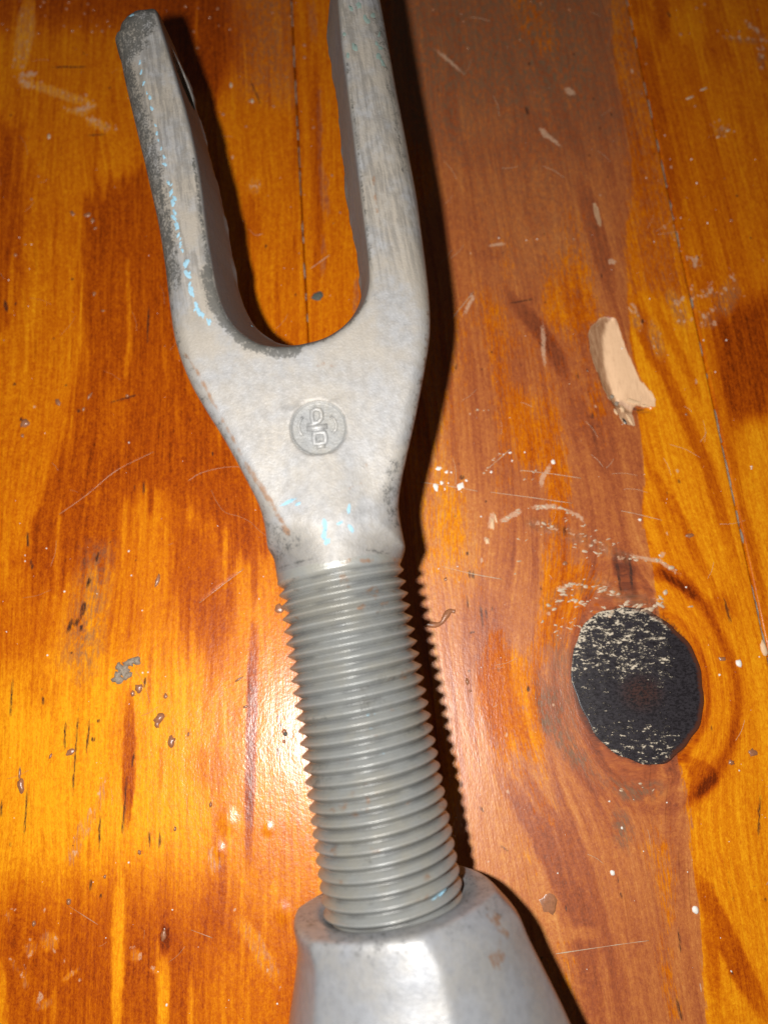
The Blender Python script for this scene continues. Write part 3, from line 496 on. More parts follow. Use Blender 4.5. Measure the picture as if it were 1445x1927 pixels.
# the knot: a low dome set into the plank
def knot():
    R = 64; A = 150; v = []; fl = []; co = []
    for i in range(R+1):
        for k in range(A):
            t = 2*math.pi*k/A; rr = i/R
            wig = 1+.018*math.sin(3*t+1)+.014*math.sin(7*t)+.008*math.sin(17*t+2)
            ang = math.radians(12)
            lx = KR[0]*rr*wig*math.cos(t); ly = KR[1]*rr*wig*math.sin(t)
            x = lx*math.cos(ang)-ly*math.sin(ang); y = lx*math.sin(ang)+ly*math.cos(ang)
            v.append((KC[0]+x, KC[1]+y, 0)); 
    v = np.array(v); x = v[:, 0]-KC[0]; y = v[:, 1]-KC[1]; rr = np.repeat(np.arange(R+1)/R, A)
    rel = fbm(v[:, 0]*.9, v[:, 1]*1.9, 61, 4)-.5
    v[:, 2] = .08+.17*(1-rr**3)+.10*rel*(1-rr**8)
    core_ = smooth(6, 2, np.hypot((x-.5), (y+2)*1.2))
    up = smooth(-5, 4, y)*smooth(11, 4, x)
    low = smooth(-6, -11, y)*smooth(12, 4, x)
    left = smooth(-4, -9, x)
    flk = .38+.11*up+.06*low+.02*left-.10*smooth(3, -2, y)*smooth(-9, -6, y)+.18*smooth(.86, .98, rr)*smooth(4, 9, y)-.40*smooth(5.5, 9.5, x)-.10*core_
    core = smooth(5.5, 1, np.hypot((x-.5), (y+2)*1.2))
    I = np.arange((R+1)*A).reshape(R+1, A)
    q = np.stack([I[:-1], I[1:], np.roll(I[1:], -1, 1), np.roll(I[:-1], -1, 1)], -1)[1:].reshape(-1, 4)
    tr = [(I[0, 0], I[1, k], I[1, (k+1) % A]) for k in range(A)]
    # skirt sunk below the plank's surface
    b = len(v); sk = v[I[R]].copy(); sk[:, 2] = -.8; v = np.concatenate([v, sk])
    s = np.stack([I[R], b+np.arange(A), b+np.roll(np.arange(A), -1), np.roll(I[R], -1)], 1)
    rim = smooth(.86, 1.0, rr)*smooth(-.3, .5, x/12+.15*np.sin(y)); at = dict(rim=np.concatenate([rim, rim[I[R]]]), flake=np.concatenate([flk, flk[I[R]]]), core=np.concatenate([core, core[I[R]]]))
    o = obj('knot', np_mesh('knot', v, np.concatenate([q, s]), tr, at), M_knot, pl_mid)
    o['label'] = 'black oval knot with pale flaked surface'
knot()

# ------------------------------------------------------------------ turnbuckle: frame of the rod's axis
A0 = np.array((-2.389618, -0.203556, 27.500000)); EU = np.array((-0.168112, 0.975894, 0.139173)); EV = np.array((0.985485, 0.169764, -0.000000)); EW = np.array((0.023627, -0.137153, 0.990268))
MW = Matrix(((EU[0], -EV[0], EW[0], A0[0]*MM), (EU[1], -EV[1], EW[1], A0[1]*MM), (EU[2], -EV[2], EW[2], A0[2]*MM), (0, 0, 0, 1)))
tb = obj('turnbuckle', None, None)
tag(tb, 'grey weathered metal turnbuckle with two-pronged fork and threaded rod lying on planks', 'turnbuckle')
base_pt = A0+EU*-46; tb.location = Vector((base_pt[0]*MM, base_pt[1]*MM, 0))
TBI = Matrix.Translation(-tb.location)@MW
def loc(u, v, w): return np.stack([u, -v, w], -1)          # local mesh axes: x along the rod, y left, z up

def surface_nets(Fv, org, h):
    ins = Fv < 0; nx, ny, nz = Fv.shape
    cnt = np.zeros((nx-1, ny-1, nz-1), np.int8)
    for a in (0, 1):
        for b in (0, 1):
            for c in (0, 1): cnt += ins[a:nx-1+a, b:ny-1+b, c:nz-1+c]
    act = np.argwhere((cnt > 0) & (cnt < 8)); idx = np.full(cnt.shape, -1, np.int32); idx[tuple(act.T)] = np.arange(len(act))
    corners = np.array([(a, b, c) for a in (0, 1) for b in (0, 1) for c in (0, 1)])
    val = np.stack([Fv[tuple((act+k).T)] for k in corners], 1); acc = np.zeros((len(act), 3)); num = np.zeros(len(act))
    for i in range(8):
        for j in range(i+1, 8):
            if abs(corners[i]-corners[j]).sum() != 1: continue
            a, b = val[:, i], val[:, j]; m = (a < 0) != (b < 0); t = np.where(m, a/np.where(m, a-b, 1), 0)[:, None]
            acc += np.where(m[:, None], corners[i]+(corners[j]-corners[i])*t, 0); num += m
    V = (act+acc/num[:, None])*h+org; quads = []
    for ax in range(3):
        e = [slice(1, -1)]*3; e[ax] = slice(0, -1); sl1 = [slice(1, -1)]*3; sl1[ax] = slice(1, None)
        a = ins[tuple(e)]; b = ins[tuple(sl1)]; w = np.argwhere(a != b)
        o = np.ones(3, int); o[ax] = 0; w0 = w+o; sg = a[tuple(w.T)]
        d1 = np.zeros(3, int); d1[(ax+1) % 3] = 1; d2 = np.zeros(3, int); d2[(ax+2) % 3] = 1
        q = np.stack([idx[tuple((w0-d1-d2).T)], idx[tuple((w0-d2).T)], idx[tuple(w0.T)], idx[tuple((w0-d1).T)]], 1)
        quads.append(np.where(sg[:, None], q, q[:, ::-1]))
    return V, np.concatenate(quads)
def rmax(a, b, k): return np.minimum(np.maximum(a, b), -k)+np.sqrt(np.maximum(a+k, 0)**2+np.maximum(b+k, 0)**2)
def smin(a, b, k):
    h = np.clip(.5+.5*(b-a)/k, 0, 1); return b*(1-h)+a*h-k*h*(1-h)

# measured outlines of the fork, (along the rod, to the right), millimetres
OUT_L = [(123.02,-22.41),(124.30,-22.08),(125.83,-20.64),(126.65,-18.56),(126.56,-16.59)]
OUTLINE_LEFT = [(122.46,-23.26),(117.39,-22.74),(104.73,-21.51),(89.36,-20.16),(80.63,-19.84),(73.05,-19.75),(66.50,-19.54),(59.59,-18.18),(54.10,-16.15),(50.15,-14.45),(45.81,-12.82),(41.70,-11.36),(38.40,-10.38),(35.04,-9.94),(32.45,-9.90)]
OUTLINE_RIGHT = [(28.92,10.14),(32.54,10.17),(35.08,10.52),(38.42,11.53),(42.41,13.10),(46.76,14.91),(52.73,17.20),(57.94,19.11),(62.39,20.35),(67.44,21.17),(73.56,21.72),(84.65,22.42),(94.11,22.51),(105.33,22.51),(115.76,22.70),(125.37,22.80),(128.47,22.36),(130.05,20.51),(130.60,16.75)]
SLOT_TOP = [(139.85,-17.80),(122.08,-14.99),(106.02,-12.75),(94.47,-11.94),(83.37,-12.06),(75.65,-11.93),(71.40,-11.59),(67.90,-10.66),(65.07,-8.90),(63.00,-6.39),(62.06,-3.22),(61.86,0.73),(62.56,4.51),(64.26,7.62),(66.61,10.11),(69.65,11.71),(74.06,12.37),(81.31,12.81),(90.56,13.30),(99.56,13.74),(108.76,14.18),(116.64,14.74),(134.80,16.95)]
SLOT_BOTTOM = [(155.19,-14.48),(128.75,-14.31),(119.63,-12.64),(107.51,-11.32),(95.71,-10.23),(84.29,-9.81),(79.19,-9.58),(75.06,-8.84),(71.63,-7.36),(68.93,-4.76),(67.79,-1.93),(67.90,1.66),(68.82,5.20),(70.69,8.44),(73.45,10.60),(76.36,11.37),(83.97,11.67),(92.30,11.58),(102.79,12.31),(111.38,12.80),(121.32,12.80),(129.05,13.73),(150.61,17.05)]
U0, U1 = 27.0, 134.0
def fork():
    h = .36; org = np.array([U0, -36.0, -12.5]); n = np.array([int((U1-U0)/h)+1, int(72/h)+1, int(25/h)+1])
    u = org[0]+np.arange(n[0])*h; v = org[1]+np.arange(n[1])*h; w = org[2]+np.arange(n[2])*h
    UU, VV = np.meshgrid(u, v, indexing='ij')
    outline = catmull(OUTLINE_LEFT[::-1][:0]+OUTLINE_LEFT, 4)
    right = catmull(OUTLINE_RIGHT, 4)
    ring = [tuple(p) for p in OUT_L[::-1]]+[tuple(p) for p in outline]+[tuple(p) for p in right]
    dO = sdpoly(UU, VV, ring)
    # round the left tip
    dT = sdpoly(UU, VV, [tuple(p) for p in catmull(SLOT_TOP, 3)]); dM = sdpoly(UU, VV, [tuple(p) for p in catmull(SLOT_BOTTOM, 3)])
    tip = smooth(112, 131, UU)
    Th = 8.3-.6*smooth(60, 90, UU)-.9*smooth(95, 131, UU)+.9*smooth(36, 25, UU)
    Th = Th-.8*np.clip((UU-126)/5, 0, 1.6)**2
    k = 2.4+2.0*smooth(55, 85, UU)+3.4*smooth(42, 28, UU)
    lump = .16*(fbm(UU*.12, VV*.12, 12)-.5)
    F = np.empty(tuple(n), np.float32)
    U2 = np.hypot(0, 0)
    for i, ww in enumerate(w):
        a = rmax(dO, np.abs(ww)-Th, k)
        f = (ww+7.5)/15; ds = dM*(1-f)+dT*f
        rag = .5*(fbm(UU*.35, VV*.08, 3)-.5)*max(0, 1-abs(ww+6.5)/1.6)*2
        a = rmax(a, -(ds+rag), .75)
        nr = np.sqrt(VV**2+ww**2)-(9.86-2.3*smooth(29, 47, UU)); neck = np.maximum(nr, UU-50)
        a = smin(a, neck, 3.0)
        # clevis pin hole through both prongs
        a = np.maximum(a, -np.maximum(np.hypot(UU-116.5, ww+.6)-4.6, VV))
        # shallow round stamp
        if ww > 0:
            em = np.maximum(np.hypot(UU-EMB[0], VV-EMB[1])-4.22, (8.3-.42)-ww); a = rmax(a, -em, .12)
        F[:, :, i] = a+lump
    F[0] = np.maximum(F[0], .01)
    V, quads = surface_nets(F, org, h)
    u, v, w = V[:, 0], V[:, 1], V[:, 2]
    up = smooth(1, 5, w); gr = np.zeros(len(u)); ru = np.zeros(len(u))
    def g(arr, pts, wd, val, soft):
        d = seg_dist(u, v, pts)-wd; np.maximum(arr, val*smooth(soft, 0, d), out=arr)
    g(gr, [(75.68,-12.09),(70.25,-11.58),(66.73,-9.99),(63.70,-7.45),(61.79,-3.75),(61.48,-1.81)], 1.1, .80, 1.7)
    g(gr, [(61.50,-0.82),(62.04,3.42),(63.93,7.49),(67.16,10.54)], .2, .55, .8)
    g(gr, [(95.39,-11.82),(84.27,-11.94),(76.57,-12.05)], .45, .70, 1.1)
    g(gr, [(127.14,-23.55),(119.54,-23.23),(111.17,-22.47),(97.78,-20.55),(89.84,-20.10),(83.98,-19.77),(76.33,-19.68)], 1.7, .62, 3.2)
    g(gr, [(124.23,-22.07),(120.02,-21.21),(124.75,-18.67)], 3.2, .68, 4.0)
    g(gr, [(33.98,-8.39),(30.87,-9.33),(31.86,-5.48)], .6, .46, 2.4)
    g(gr, [(40.75,10.84),(35.65,8.81),(32.24,9.37)], .3, .50, 1.8); g(gr, [(28.66,4.53),(27.68,7.95)], .1, .6, .4); g(gr, [(28.53,-8.96),(28.71,-3.41)], .1, .6, .4)
    g(gr, [(67.07,-18.61),(64.17,-18.40),(60.38,-16.96)], .1, .45, .8)
    g(gr, [(117.79,21.99),(110.70,21.69)], .3, .5, 1.2)
    g(ru, [(63.36,-18.04),(60.14,-16.48),(52.47,-13.89),(48.13,-12.36),(43.94,-10.99)], .12, .62, .5); g(ru, [(43.94,-10.99),(40.31,-9.24),(37.03,-7.93),(33.01,-6.51)], .15, .62, .9)
    g(ru, [(58.02,1.83),(57.77,4.43)], .3, .5, .7); g(ru, [(41.42,6.66),(39.76,6.71)], .1, .6, .5); g(ru, [(37.93,2.85),(38.74,5.40)], .1, .5, .5)
    g(ru, [(68.45,21.03),(61.28,19.83),(54.35,17.89),(45.99,14.77),(39.48,12.09),(34.59,10.57)], .3, .5, 1.2); g(gr, [(119.04,20.54),(110.78,21.16),(98.84,20.92),(89.12,20.84)], .2, .42, 1.6); g(gr, [(115.11,14.48),(99.45,13.71),(90.89,13.35),(81.59,12.85),(73.41,12.34)], .3, .58, .9); g(gr, [(72.56,-19.63),(66.50,-19.54),(59.59,-18.18),(50.15,-14.45),(41.70,-11.36),(35.04,-9.94)], .4, .42, 1.6); g(gr, [(66.05,21.01),(57.94,19.11),(46.76,14.91),(38.42,11.53),(32.97,10.16)], .3, .42, 1.6); g(gr, [(66.33,-18.99),(61.85,-18.41),(56.35,-16.65),(49.97,-14.23)], .15, .44, .8)
    g(ru, [(61.53,19.30),(55.62,17.82)], .2, .35, 1.0); g(ru, [(88.96,15.46),(80.21,15.02)], .2, .55, .4)
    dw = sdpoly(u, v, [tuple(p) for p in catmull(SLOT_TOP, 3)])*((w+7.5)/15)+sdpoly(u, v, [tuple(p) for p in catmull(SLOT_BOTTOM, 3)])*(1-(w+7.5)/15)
    wall_shade = smooth(.45, .15, np.abs(dw))*smooth(7.9, 7.2, w); gr = gr*(1-.8*wall_shade); wall_shade = wall_shade*np.where(v < 1, 1.0, .55)
    stk = smooth(62, 80, u)*.85+.12
    # shade of the slot walls painted into their colour, stronger on the left
    o = obj('fork_head', np_mesh('fork_head', loc(u, v, w), quads[:, ::-1], None, dict(grime=gr, rust=ru, streak=stk*(1-wall_shade), wall_shade=wall_shade, root=.42*smooth(33, 27.5, u)+.30*smooth(.5, .7, fbm(u*.3, v*.25, 71))*smooth(45, 31, u), warm=.35+.65*smooth(50, 72, u))), M_fork, tb, TBI)
    return o
EMB = (48.15,0.43)
o_fork = fork()

def tube_surface(name, us, rf, A, mat, attrs=None, cv=None, parent=tb):
    us = np.asarray(us); th = np.arange(A)/A*2*math.pi; UU, TT_ = np.meshgrid(us, th, indexing='ij')
    R = rf(UU, TT_); v = R*np.sin(TT_)+(0 if cv is None else cv(UU)); w = R*np.cos(TT_)
    I = np.arange(UU.size).reshape(UU.shape)
    q = np.stack([I[:-1], np.roll(I[:-1], -1, 1), np.roll(I[1:], -1, 1), I[1:]], -1).reshape(-1, 4)
    at = {k: f(UU, TT_, R).ravel() for k, f in (attrs or {}).items()}
    return obj(name, np_mesh(name, loc(UU.ravel(), v.ravel(), w.ravel()), q, None, at), mat, parent, TBI)
PITCH = 1.88
def thread_r(u, t):
    ph = (u/PITCH-t/(2*math.pi)+.15) % 1.0
    tri = 1-np.abs(ph*2-1)                                    # 0 in the root, 1 on the crest
    prof = np.clip(tri*1.08-.05, 0, 1); prof = np.where(prof > .86, .86+(prof-.86)*.55, prof)*1.06
    maj = 9.93+(27-u)/48*.52; dep = .06+1.16*smooth(27.6, 24.6, u)
    base = maj-dep*(1-prof); return base+.03*(fbm(u*.6, t*3, 8)-.5)
us = np.arange(27.9, -26.0, -.095)
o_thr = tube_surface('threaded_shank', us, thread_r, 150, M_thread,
    dict(root=lambda u, t, r: smooth(.46, .06, 1-np.abs(((u/PITCH-t/(2*math.pi)+.15) % 1)*2-1))*(.45+.55*smooth(.35, .6, fbm(u*.25, t*2.0, 24)))*smooth(28, 26, u), grime=lambda u, t, r: .24*fbm(u*.3, t*2.4, 21)+.30*smooth(.60, .75, fbm(u*.5, t*1.5, 22)), rust=lambda u, t, r: .55*smooth(.62, .8, fbm(u*.4+9, t*2, 23))))  # root bands painted darker: grime and groove shade in one colour
BP = [(-26.5, 9.0), (-24.6, 9.3), (-23.4, 9.7), (-22.7, 10.6), (-22.3, 12.0), (-22.3, 13.7), (-22.4, 14.75), (-22.8, 15.3), (-23.8, 15.75), (-27, 16.7), (-30, 17.45), (-36, 19.35), (-40, 20.55), (-43, 21.2), (-46, 21.2), (-50, 20.7), (-56, 19.9), (-64, 18.8), (-70, 17.6), (-73, 15.5), (-74.5, 11), (-74.8, .2)]
def barrel():
    pr = np.array(catmull(BP, 6)); A = 140; th = np.arange(A)/A*2*math.pi
    u = np.repeat(pr[:, 0], A); r = np.repeat(pr[:, 1], A); t = np.tile(th, len(pr))
    cv = 1.3*smooth(-22, -27, u); r = r+.10*(fbm(u*.15, t*2, 41)-.5)*smooth(10, 13, r)
    sec = np.mod(t-math.radians(12), math.pi/3)-math.pi/6; flat = math.cos(math.pi/6)/np.cos(sec)        # six soft flats
    r = r*(1+.38*(flat-1)*smooth(11, 16, r))*(1+.02*smooth(11, 16, r))
    v = r*np.sin(t)+cv; w = r*np.cos(t)
    I = np.arange(len(u)).reshape(len(pr), A)
    q = np.stack([I[:-1], np.roll(I[:-1], -1, 1), np.roll(I[1:], -1, 1), I[1:]], -1).reshape(-1, 4)
    gr = .40*fbm(u*.12, t*2.5, 51)+.2*smooth(-26, -22.8, u); ru = .62*smooth(.58, .75, fbm(u*.25+3, t*4, 52))*smooth(.1, .5, np.sin(t))
    return obj('barrel', np_mesh('barrel', loc(u, v, w), q, None, dict(grime=gr, rust=ru)), M_barrel, tb, TBI)
o_bar = barrel()

# the round stamp with its raised letters
EW_ = 7.9
def emblem():
    v = []; A = 64; prof = [(4.34, .20), (4.30, .41), (4.18, .42), (4.00, .14), (3.80, .12), (0.0, .10)]
    for r, z in prof[:-1]:
        for k in range(A):
            t = 2*math.pi*k/A; v.append((EMB[0]+r*math.cos(t), -(EMB[1]+r*math.sin(t)), EW_+z))
    v.append((EMB[0], -EMB[1], EW_+.10)); q = []; n = len(prof)-1
    for i in range(n-1):
        for k in range(A): q.append((i*A+k, i*A+A*0+(k+1) % A, (i+1)*A+(k+1) % A, (i+1)*A+k))
    q = [f[::-1] for f in q]; tr = [((n-1)*A+(k+1) % A, (n-1)*A+k, n*A) for k in range(A)]
    N = len(v)
    o = obj('emblem', np_mesh('emblem', v, q, tr, dict(grime=np.full(N, .15), rust=np.zeros(N))), M_emblem, tb, TBI)
    o['label'] = 'round stamped maker mark with raised letters'
    return o
o_emb = emblem()
def letter(strokes):
    m = MB()
    for pts, r, closed in strokes:
        m.tube([(p[0], -p[1], EW_+.16) for p in pts], r, 10, closed, .75)
    me = np_mesh('letter', m.v, m.q, m.t or None, dict(grime=np.full(len(m.v), .05), rust=np.zeros(len(m.v))))
    return obj('letter', me, M_letter, o_emb, Matrix.Identity(4))
letter([([(51.00,-0.17),(51.24,0.43),(51.05,1.06),(50.52,1.22),(49.61,1.08),(49.12,0.51),(49.15,-0.22),(50.09,-0.32)], .36, True), ([(49.31,0.87),(49.02,0.09),(48.90,-1.23)], .30, False)])
letter([([(48.42,-1.39),(48.32,0.22),(48.32,1.77)], .42, False), ([(48.11,-1.03),(47.96,0.41),(47.91,1.21)], .25, False)])
letter([([(47.50,-0.39),(47.52,0.50),(47.40,1.22),(46.64,1.26),(45.84,1.05),(45.81,0.23),(45.84,-0.49),(46.68,-0.52)], .40, True)])
letter([([(45.41,-0.40),(45.37,0.33),(45.43,0.99)], .36, False)])
letter([([(50.32,-1.67),(49.74,-2.24),(48.94,-2.53),(48.00,-2.43),(47.36,-2.12)], .22, False)])
letter([([(49.80,2.49),(49.22,2.97),(48.43,3.17),(47.62,2.96),(47.13,2.39)], .22, False)])

# flecks of blue paint left on the metal, laid on the real surfaces
def make_bvh():
    V = []; Fc = []; b = 0
    for o in (o_fork, o_thr, o_bar):
        n = len(o.data.vertices); co = np.empty(n*3, np.float32); o.data.vertices.foreach_get('co', co); V += [tuple(c) for c in (co.reshape(-1, 3)/MM)]
        k = len(o.data.polygons); li = np.empty(len(o.data.loops), np.int32); o.data.loops.foreach_get('vertex_index', li)
        Fc += [tuple(x) for x in (li.reshape(-1, 4)+b)]; b += n
    return BVHTree.FromPolygons(V, Fc)
BV = make_bvh()
def hit(u, v):
    p, nrm, i, d = BV.ray_cast(Vector((u, -v, 40)), Vector((0, 0, -1)))
    return p, nrm
def fleck_mesh(flecks):
    vs = []; tr = []
    for j, ((u, v), a, b, ang) in enumerate(flecks):
        rs = random.Random(j*3+1); n = 11; c, nm = hit(u, v)
        if c is None: continue
        base = len(vs); vs.append(tuple(np.array(c)+np.array(nm)*.06))
        for ring, f in ((0, .6), (1, 1.0)):
            for k in range(n):
                t = 2*math.pi*k/n; rr = f*(1+(rs.random()-.5)*.7); x = a*rr*math.cos(t); y = b*rr*math.sin(t)
                uu = u+x*math.cos(ang)-y*math.sin(ang); vv = v+x*math.sin(ang)+y*math.cos(ang); q, nn = hit(uu, vv)
                if q is None or abs(q.z-c.z) > 2: q, nn = c, nm
                vs.append(tuple(np.array(q)+np.array(nn)*(.055 if ring == 0 else .012)))
        for k in range(n):
            k2 = (k+1) % n; tr += [(base, base+1+k2, base+1+k), (base+1+k, base+1+k2, base+1+n+k2), (base+1+k, base+1+n+k2, base+1+n+k)]
    return np_mesh('paint_residue', np.array(vs), None, tr)
FL = []
rf = random.Random(5)
for c in [(114.36,-18.87),(112.58,-18.83),(110.41,-18.66),(108.42,-18.38),(107.48,-17.97),(105.55,-17.95),(102.33,-17.66),(100.90,-17.67),(99.64,-17.56),(98.08,-17.24),(96.53,-17.01),(95.21,-17.01),(92.00,-16.90),(90.29,-16.69),(88.42,-16.59),(86.75,-16.55),(85.87,-16.83),(84.53,-16.49),(82.88,-16.45),(81.39,-16.31),(80.09,-16.14),(77.87,-15.84),(75.70,-15.79),(74.26,-15.73),(72.91,-15.65),(70.60,-15.13),(69.49,-14.86),(67.53,-13.63)]:
    s = .35+.4*rf.random() if c[0] < 92 else .22+.2*rf.random()
    FL.append((c, s*1.25, s*.55, rf.uniform(-.5, .5)))
    if c[0] < 96: FL.append(((c[0]+rf.uniform(-.8, .8), c[1]+rf.uniform(-.45, .45)), s*.7, s*.35, rf.uniform(-1, 1)))
for c, a, b, g in (((126.07,-18.51), 1.0, .8, .3), ((123.96,-19.37), .5, .5, 0), ((37.62,-5.62), 1.3, .28, 1.3), ((37.08,-4.34), .5, .25, 1.2), ((32.97,-0.94), 1.0, .35, .1), ((31.75,-1.29), .9, .35, .2), ((30.74,-0.97), .6, .4, .5), ((34.90,2.92), .8, .25, .3), ((32.18,2.81), .7, .28, -.3), ((33.16,1.31), .6, .2, 1.2),
        ((25.24,1.92), .3, .8, .1), ((21.69,2.66), .3, .6, .1), ((19.99,2.61), .2, .5, .1), ((5.22,1.37), .25, .7, .1), ((3.25,1.26), .25, .6, .1), ((1.36,1.62), .25, .6, .1), ((-0.28,2.25), .25, .6, .1), ((-4.55,3.10), .2, .5, .1), ((-11.73,5.27), .2, .6, .1), ((-13.69,5.14), .2, .6, .1),
        ((-22.03,3.49), .5, .9, -.4), ((-21.02,6.51), .55, 1.9, -.35), ((-31.10,3.22), .7, 1.2, 0), ((71.27,-8.19), .2, .2, 0)):
    FL.append((c, a, b, g))
PT = []
for c in [(114.37,21.01),(112.28,20.21),(111.60,20.72),(116.66,19.23),(110.26,15.02),(117.89,20.52),(111.64,16.41),(109.70,20.04),(119.24,16.94),(119.63,18.45),(108.62,20.57),(114.45,15.08)]:
    PT.append((c, rf.uniform(.4, 1.1), rf.uniform(.2, .5), rf.uniform(-.4, .4)))
M_teal = simple('verdigris', (.15, .20, .18), .8, .3, 0, .35, 3)
o = obj('patina_spots', fleck_mesh(PT), M_teal, tb, TBI); o['kind'] = 'stuff'; o['label'] = 'dull green tarnish near the prong tip'
o = obj('paint_residue', fleck_mesh(FL), M_blue, tb, TBI); o['kind'] = 'stuff'; o['label'] = 'flecks of light blue paint'

# ------------------------------------------------------------------ small marks and loose things
def join_blobs(name, items, mat, parent, hz=.5, nz=.25, n=8, rings=3, kind='stuff', z=0.0):
    m = MB()
    for j, (c, rx, ry, rot) in enumerate(items):
        m.blob((c[0], c[1], z-.03), rx, ry, hz*min(rx, ry), rot, nz, n, rings, seed=j*13+hash(name) % 1 + 5)
    return m.build(name, mat, parent, kind)
rr = random.Random(11)
def on_plank(x, y):
    q = x*DQ[0]+y*DQ[1]; return pl_left if q < QS1 else (pl_mid if q < QS2 else pl_right)
# surface height under a point, so that every speck rests on the wood
PB = {}
for o in (pl_left, pl_mid, pl_right):
    n = len(o.data.vertices); co = np.empty(n*3, np.float32); o.data.vertices.foreach_get('co', co); co = co.reshape(-1, 3)/MM
    PB[o.name] = co
def zs(x, y):
    co = PB[on_plank(x, y).name]; k = np.argmin((co[:, 0]-x)**2+(co[:, 1]-y)**2); z = co[k, 2]; return float(z) if z > -1.2 else 0.0

# white dust on the varnish
m = MB(); pts = [(-83.19,110.77),(-80.16,108.93),(-79.79,102.50),(-84.05,99.61),(-78.76,92.97),(-71.24,62.62),(-53.38,60.46),(-75.32,47.73),(-73.79,42.87),(-71.82,36.22),(-67.74,37.65),(-71.65,35.02),(-51.14,37.10),(-50.13,32.10),(-56.61,28.46),(-47.38,25.09),(-63.06,28.89),(-73.38,20.93),(-64.84,16.43),(-46.19,13.10),(-41.75,12.40),(-45.18,13.20),(-26.17,45.68),(-33.65,42.31),(-23.92,31.88),(-24.56,27.40),(-27.55,16.93),(-45.64,-20.29),(-51.67,-23.50),(-37.23,-27.94),(-38.38,-30.97),(-48.47,-32.38),(-26.49,-41.90),(-18.20,-42.45),(-37.06,-42.61),(41.18,-10.02),(43.11,-14.54),(46.58,-18.44),(54.13,-21.85),(30.96,-22.03),(58.68,-32.38),(59.86,-37.55),(51.66,-10.20),(10.86,33.50),(14.68,33.94),(18.63,14.11),(43.85,77.08),(51.15,102.22),(59.03,94.85),(51.79,82.58),(69.73,84.53),(59.18,81.29),(74.72,84.53),(26.15,110.62),(32.43,110.06),(34.87,110.34),(59.69,29.74),(55.10,36.22),(19.73,44.33),(76.13,55.13),(76.06,54.67),(65.62,-4.67),(64.17,12.70),(72.28,16.12),(68.25,116.07),(71.33,76.83),(61.48,109.63),(67.03,139.33),(67.56,132.40),(61.38,127.11),(72.58,132.40),(74.20,114.63),(87.66,132.40),(73.04,125.61)]
for j, c in enumerate(pts):
    r = rr.uniform(.10, .24); m.blob((c[0], c[1], zs(*c)-.02), r, r*rr.uniform(.7, 1.1), r*.9, rr.random()*3, .25, 7, 3, seed=j)
for j in range(420):
    q = rr.uniform(-84, 108); p = rr.uniform(-46, 182); x, y = q*DQ+p*DP; r = rr.uniform(.03, .09)
    m.blob((x, y, zs(x, y)-.01), r, r*rr.uniform(.6, 1.6), r*.8, rr.random()*3, .2, 6, 2, seed=900+j)
o = m.build('dust', M_dust, None, 'stuff'); tag(o, 'white dust specks scattered over the varnished planks', 'dust')

# bubbles in the varnish near the prong tips
for pl, pts in ((pl_left, [(-86.58,180.99),(-87.21,179.57),(-80.20,180.81),(-80.49,178.69),(-75.27,180.28),(-73.70,178.34),(-75.72,177.12),(-85.59,176.42),(-80.49,173.12),(-78.15,171.40),(-76.32,172.95),(-73.19,171.23),(-72.21,173.29),(-70.67,171.40),(-69.68,174.68),(-68.97,172.95),(-96.11,173.81),(-94.64,171.91),(-86.60,170.71),(-50.46,179.57),(-47.18,179.05),(-42.18,178.87),(-44.01,175.90),(-47.72,171.40),(-38.68,172.09),(-28.22,177.47),(-33.11,141.99),(-46.41,166.11),(-41.56,173.29),(-38.82,145.62),(-81.61,108.93),(-83.40,106.11),(-89.39,162.75),(-32.60,149.62),(-26.73,148.01),(-81.78,121.17),(-82.97,84.53),(-81.00,127.56),(-54.74,71.18),(-23.83,156.94),(-23.60,176.42)]),
                (pl_mid, [(-19.82,166.96),(-19.71,163.08),(12.48,178.52),(20.05,174.68),(47.01,178.52),(20.86,166.11),(33.96,168.66),(42.81,178.17),(-16.90,141.67),(-10.12,117.52),(-12.17,127.86),(64.72,161.08)]), (pl_right, [(79.31,179.05),(81.49,180.28),(74.30,170.37),(83.78,171.57),(89.07,171.23),(75.29,148.01),(79.79,115.35)])):
    m = MB()
    for j, c in enumerate(pts):
        r = rr.uniform(.22, .42); m.blob((c[0], c[1], zs(*c)-.03), r, r*rr.uniform(.85, 1.3), r*.75, rr.random()*3, .08, 10, 4, seed=j+40)
    m.build('varnish_bubbles', M_bubble, pl, 'stuff')
for c, a, b, g in (((74.29,150.58), 1.4, .3, .45), ((77.97,153.18), 1.2, .28, .45), ((82.33,140.73), .8, .22, .45), ((79.68,138.86), .6, .2, .5), ((-79.95,139.02), .9, .4, 1.7), ((-37.40,154.48), .9, .4, 1.7), ((-31.96,149.62), .8, .4, 1.7)):
    m = MB(); m.blob((c[0], c[1], zs(*c)-.03), a, b, .22, g, .2, 10, 3, seed=3); m.build('varnish_blister', M_flake, on_plank(*c))

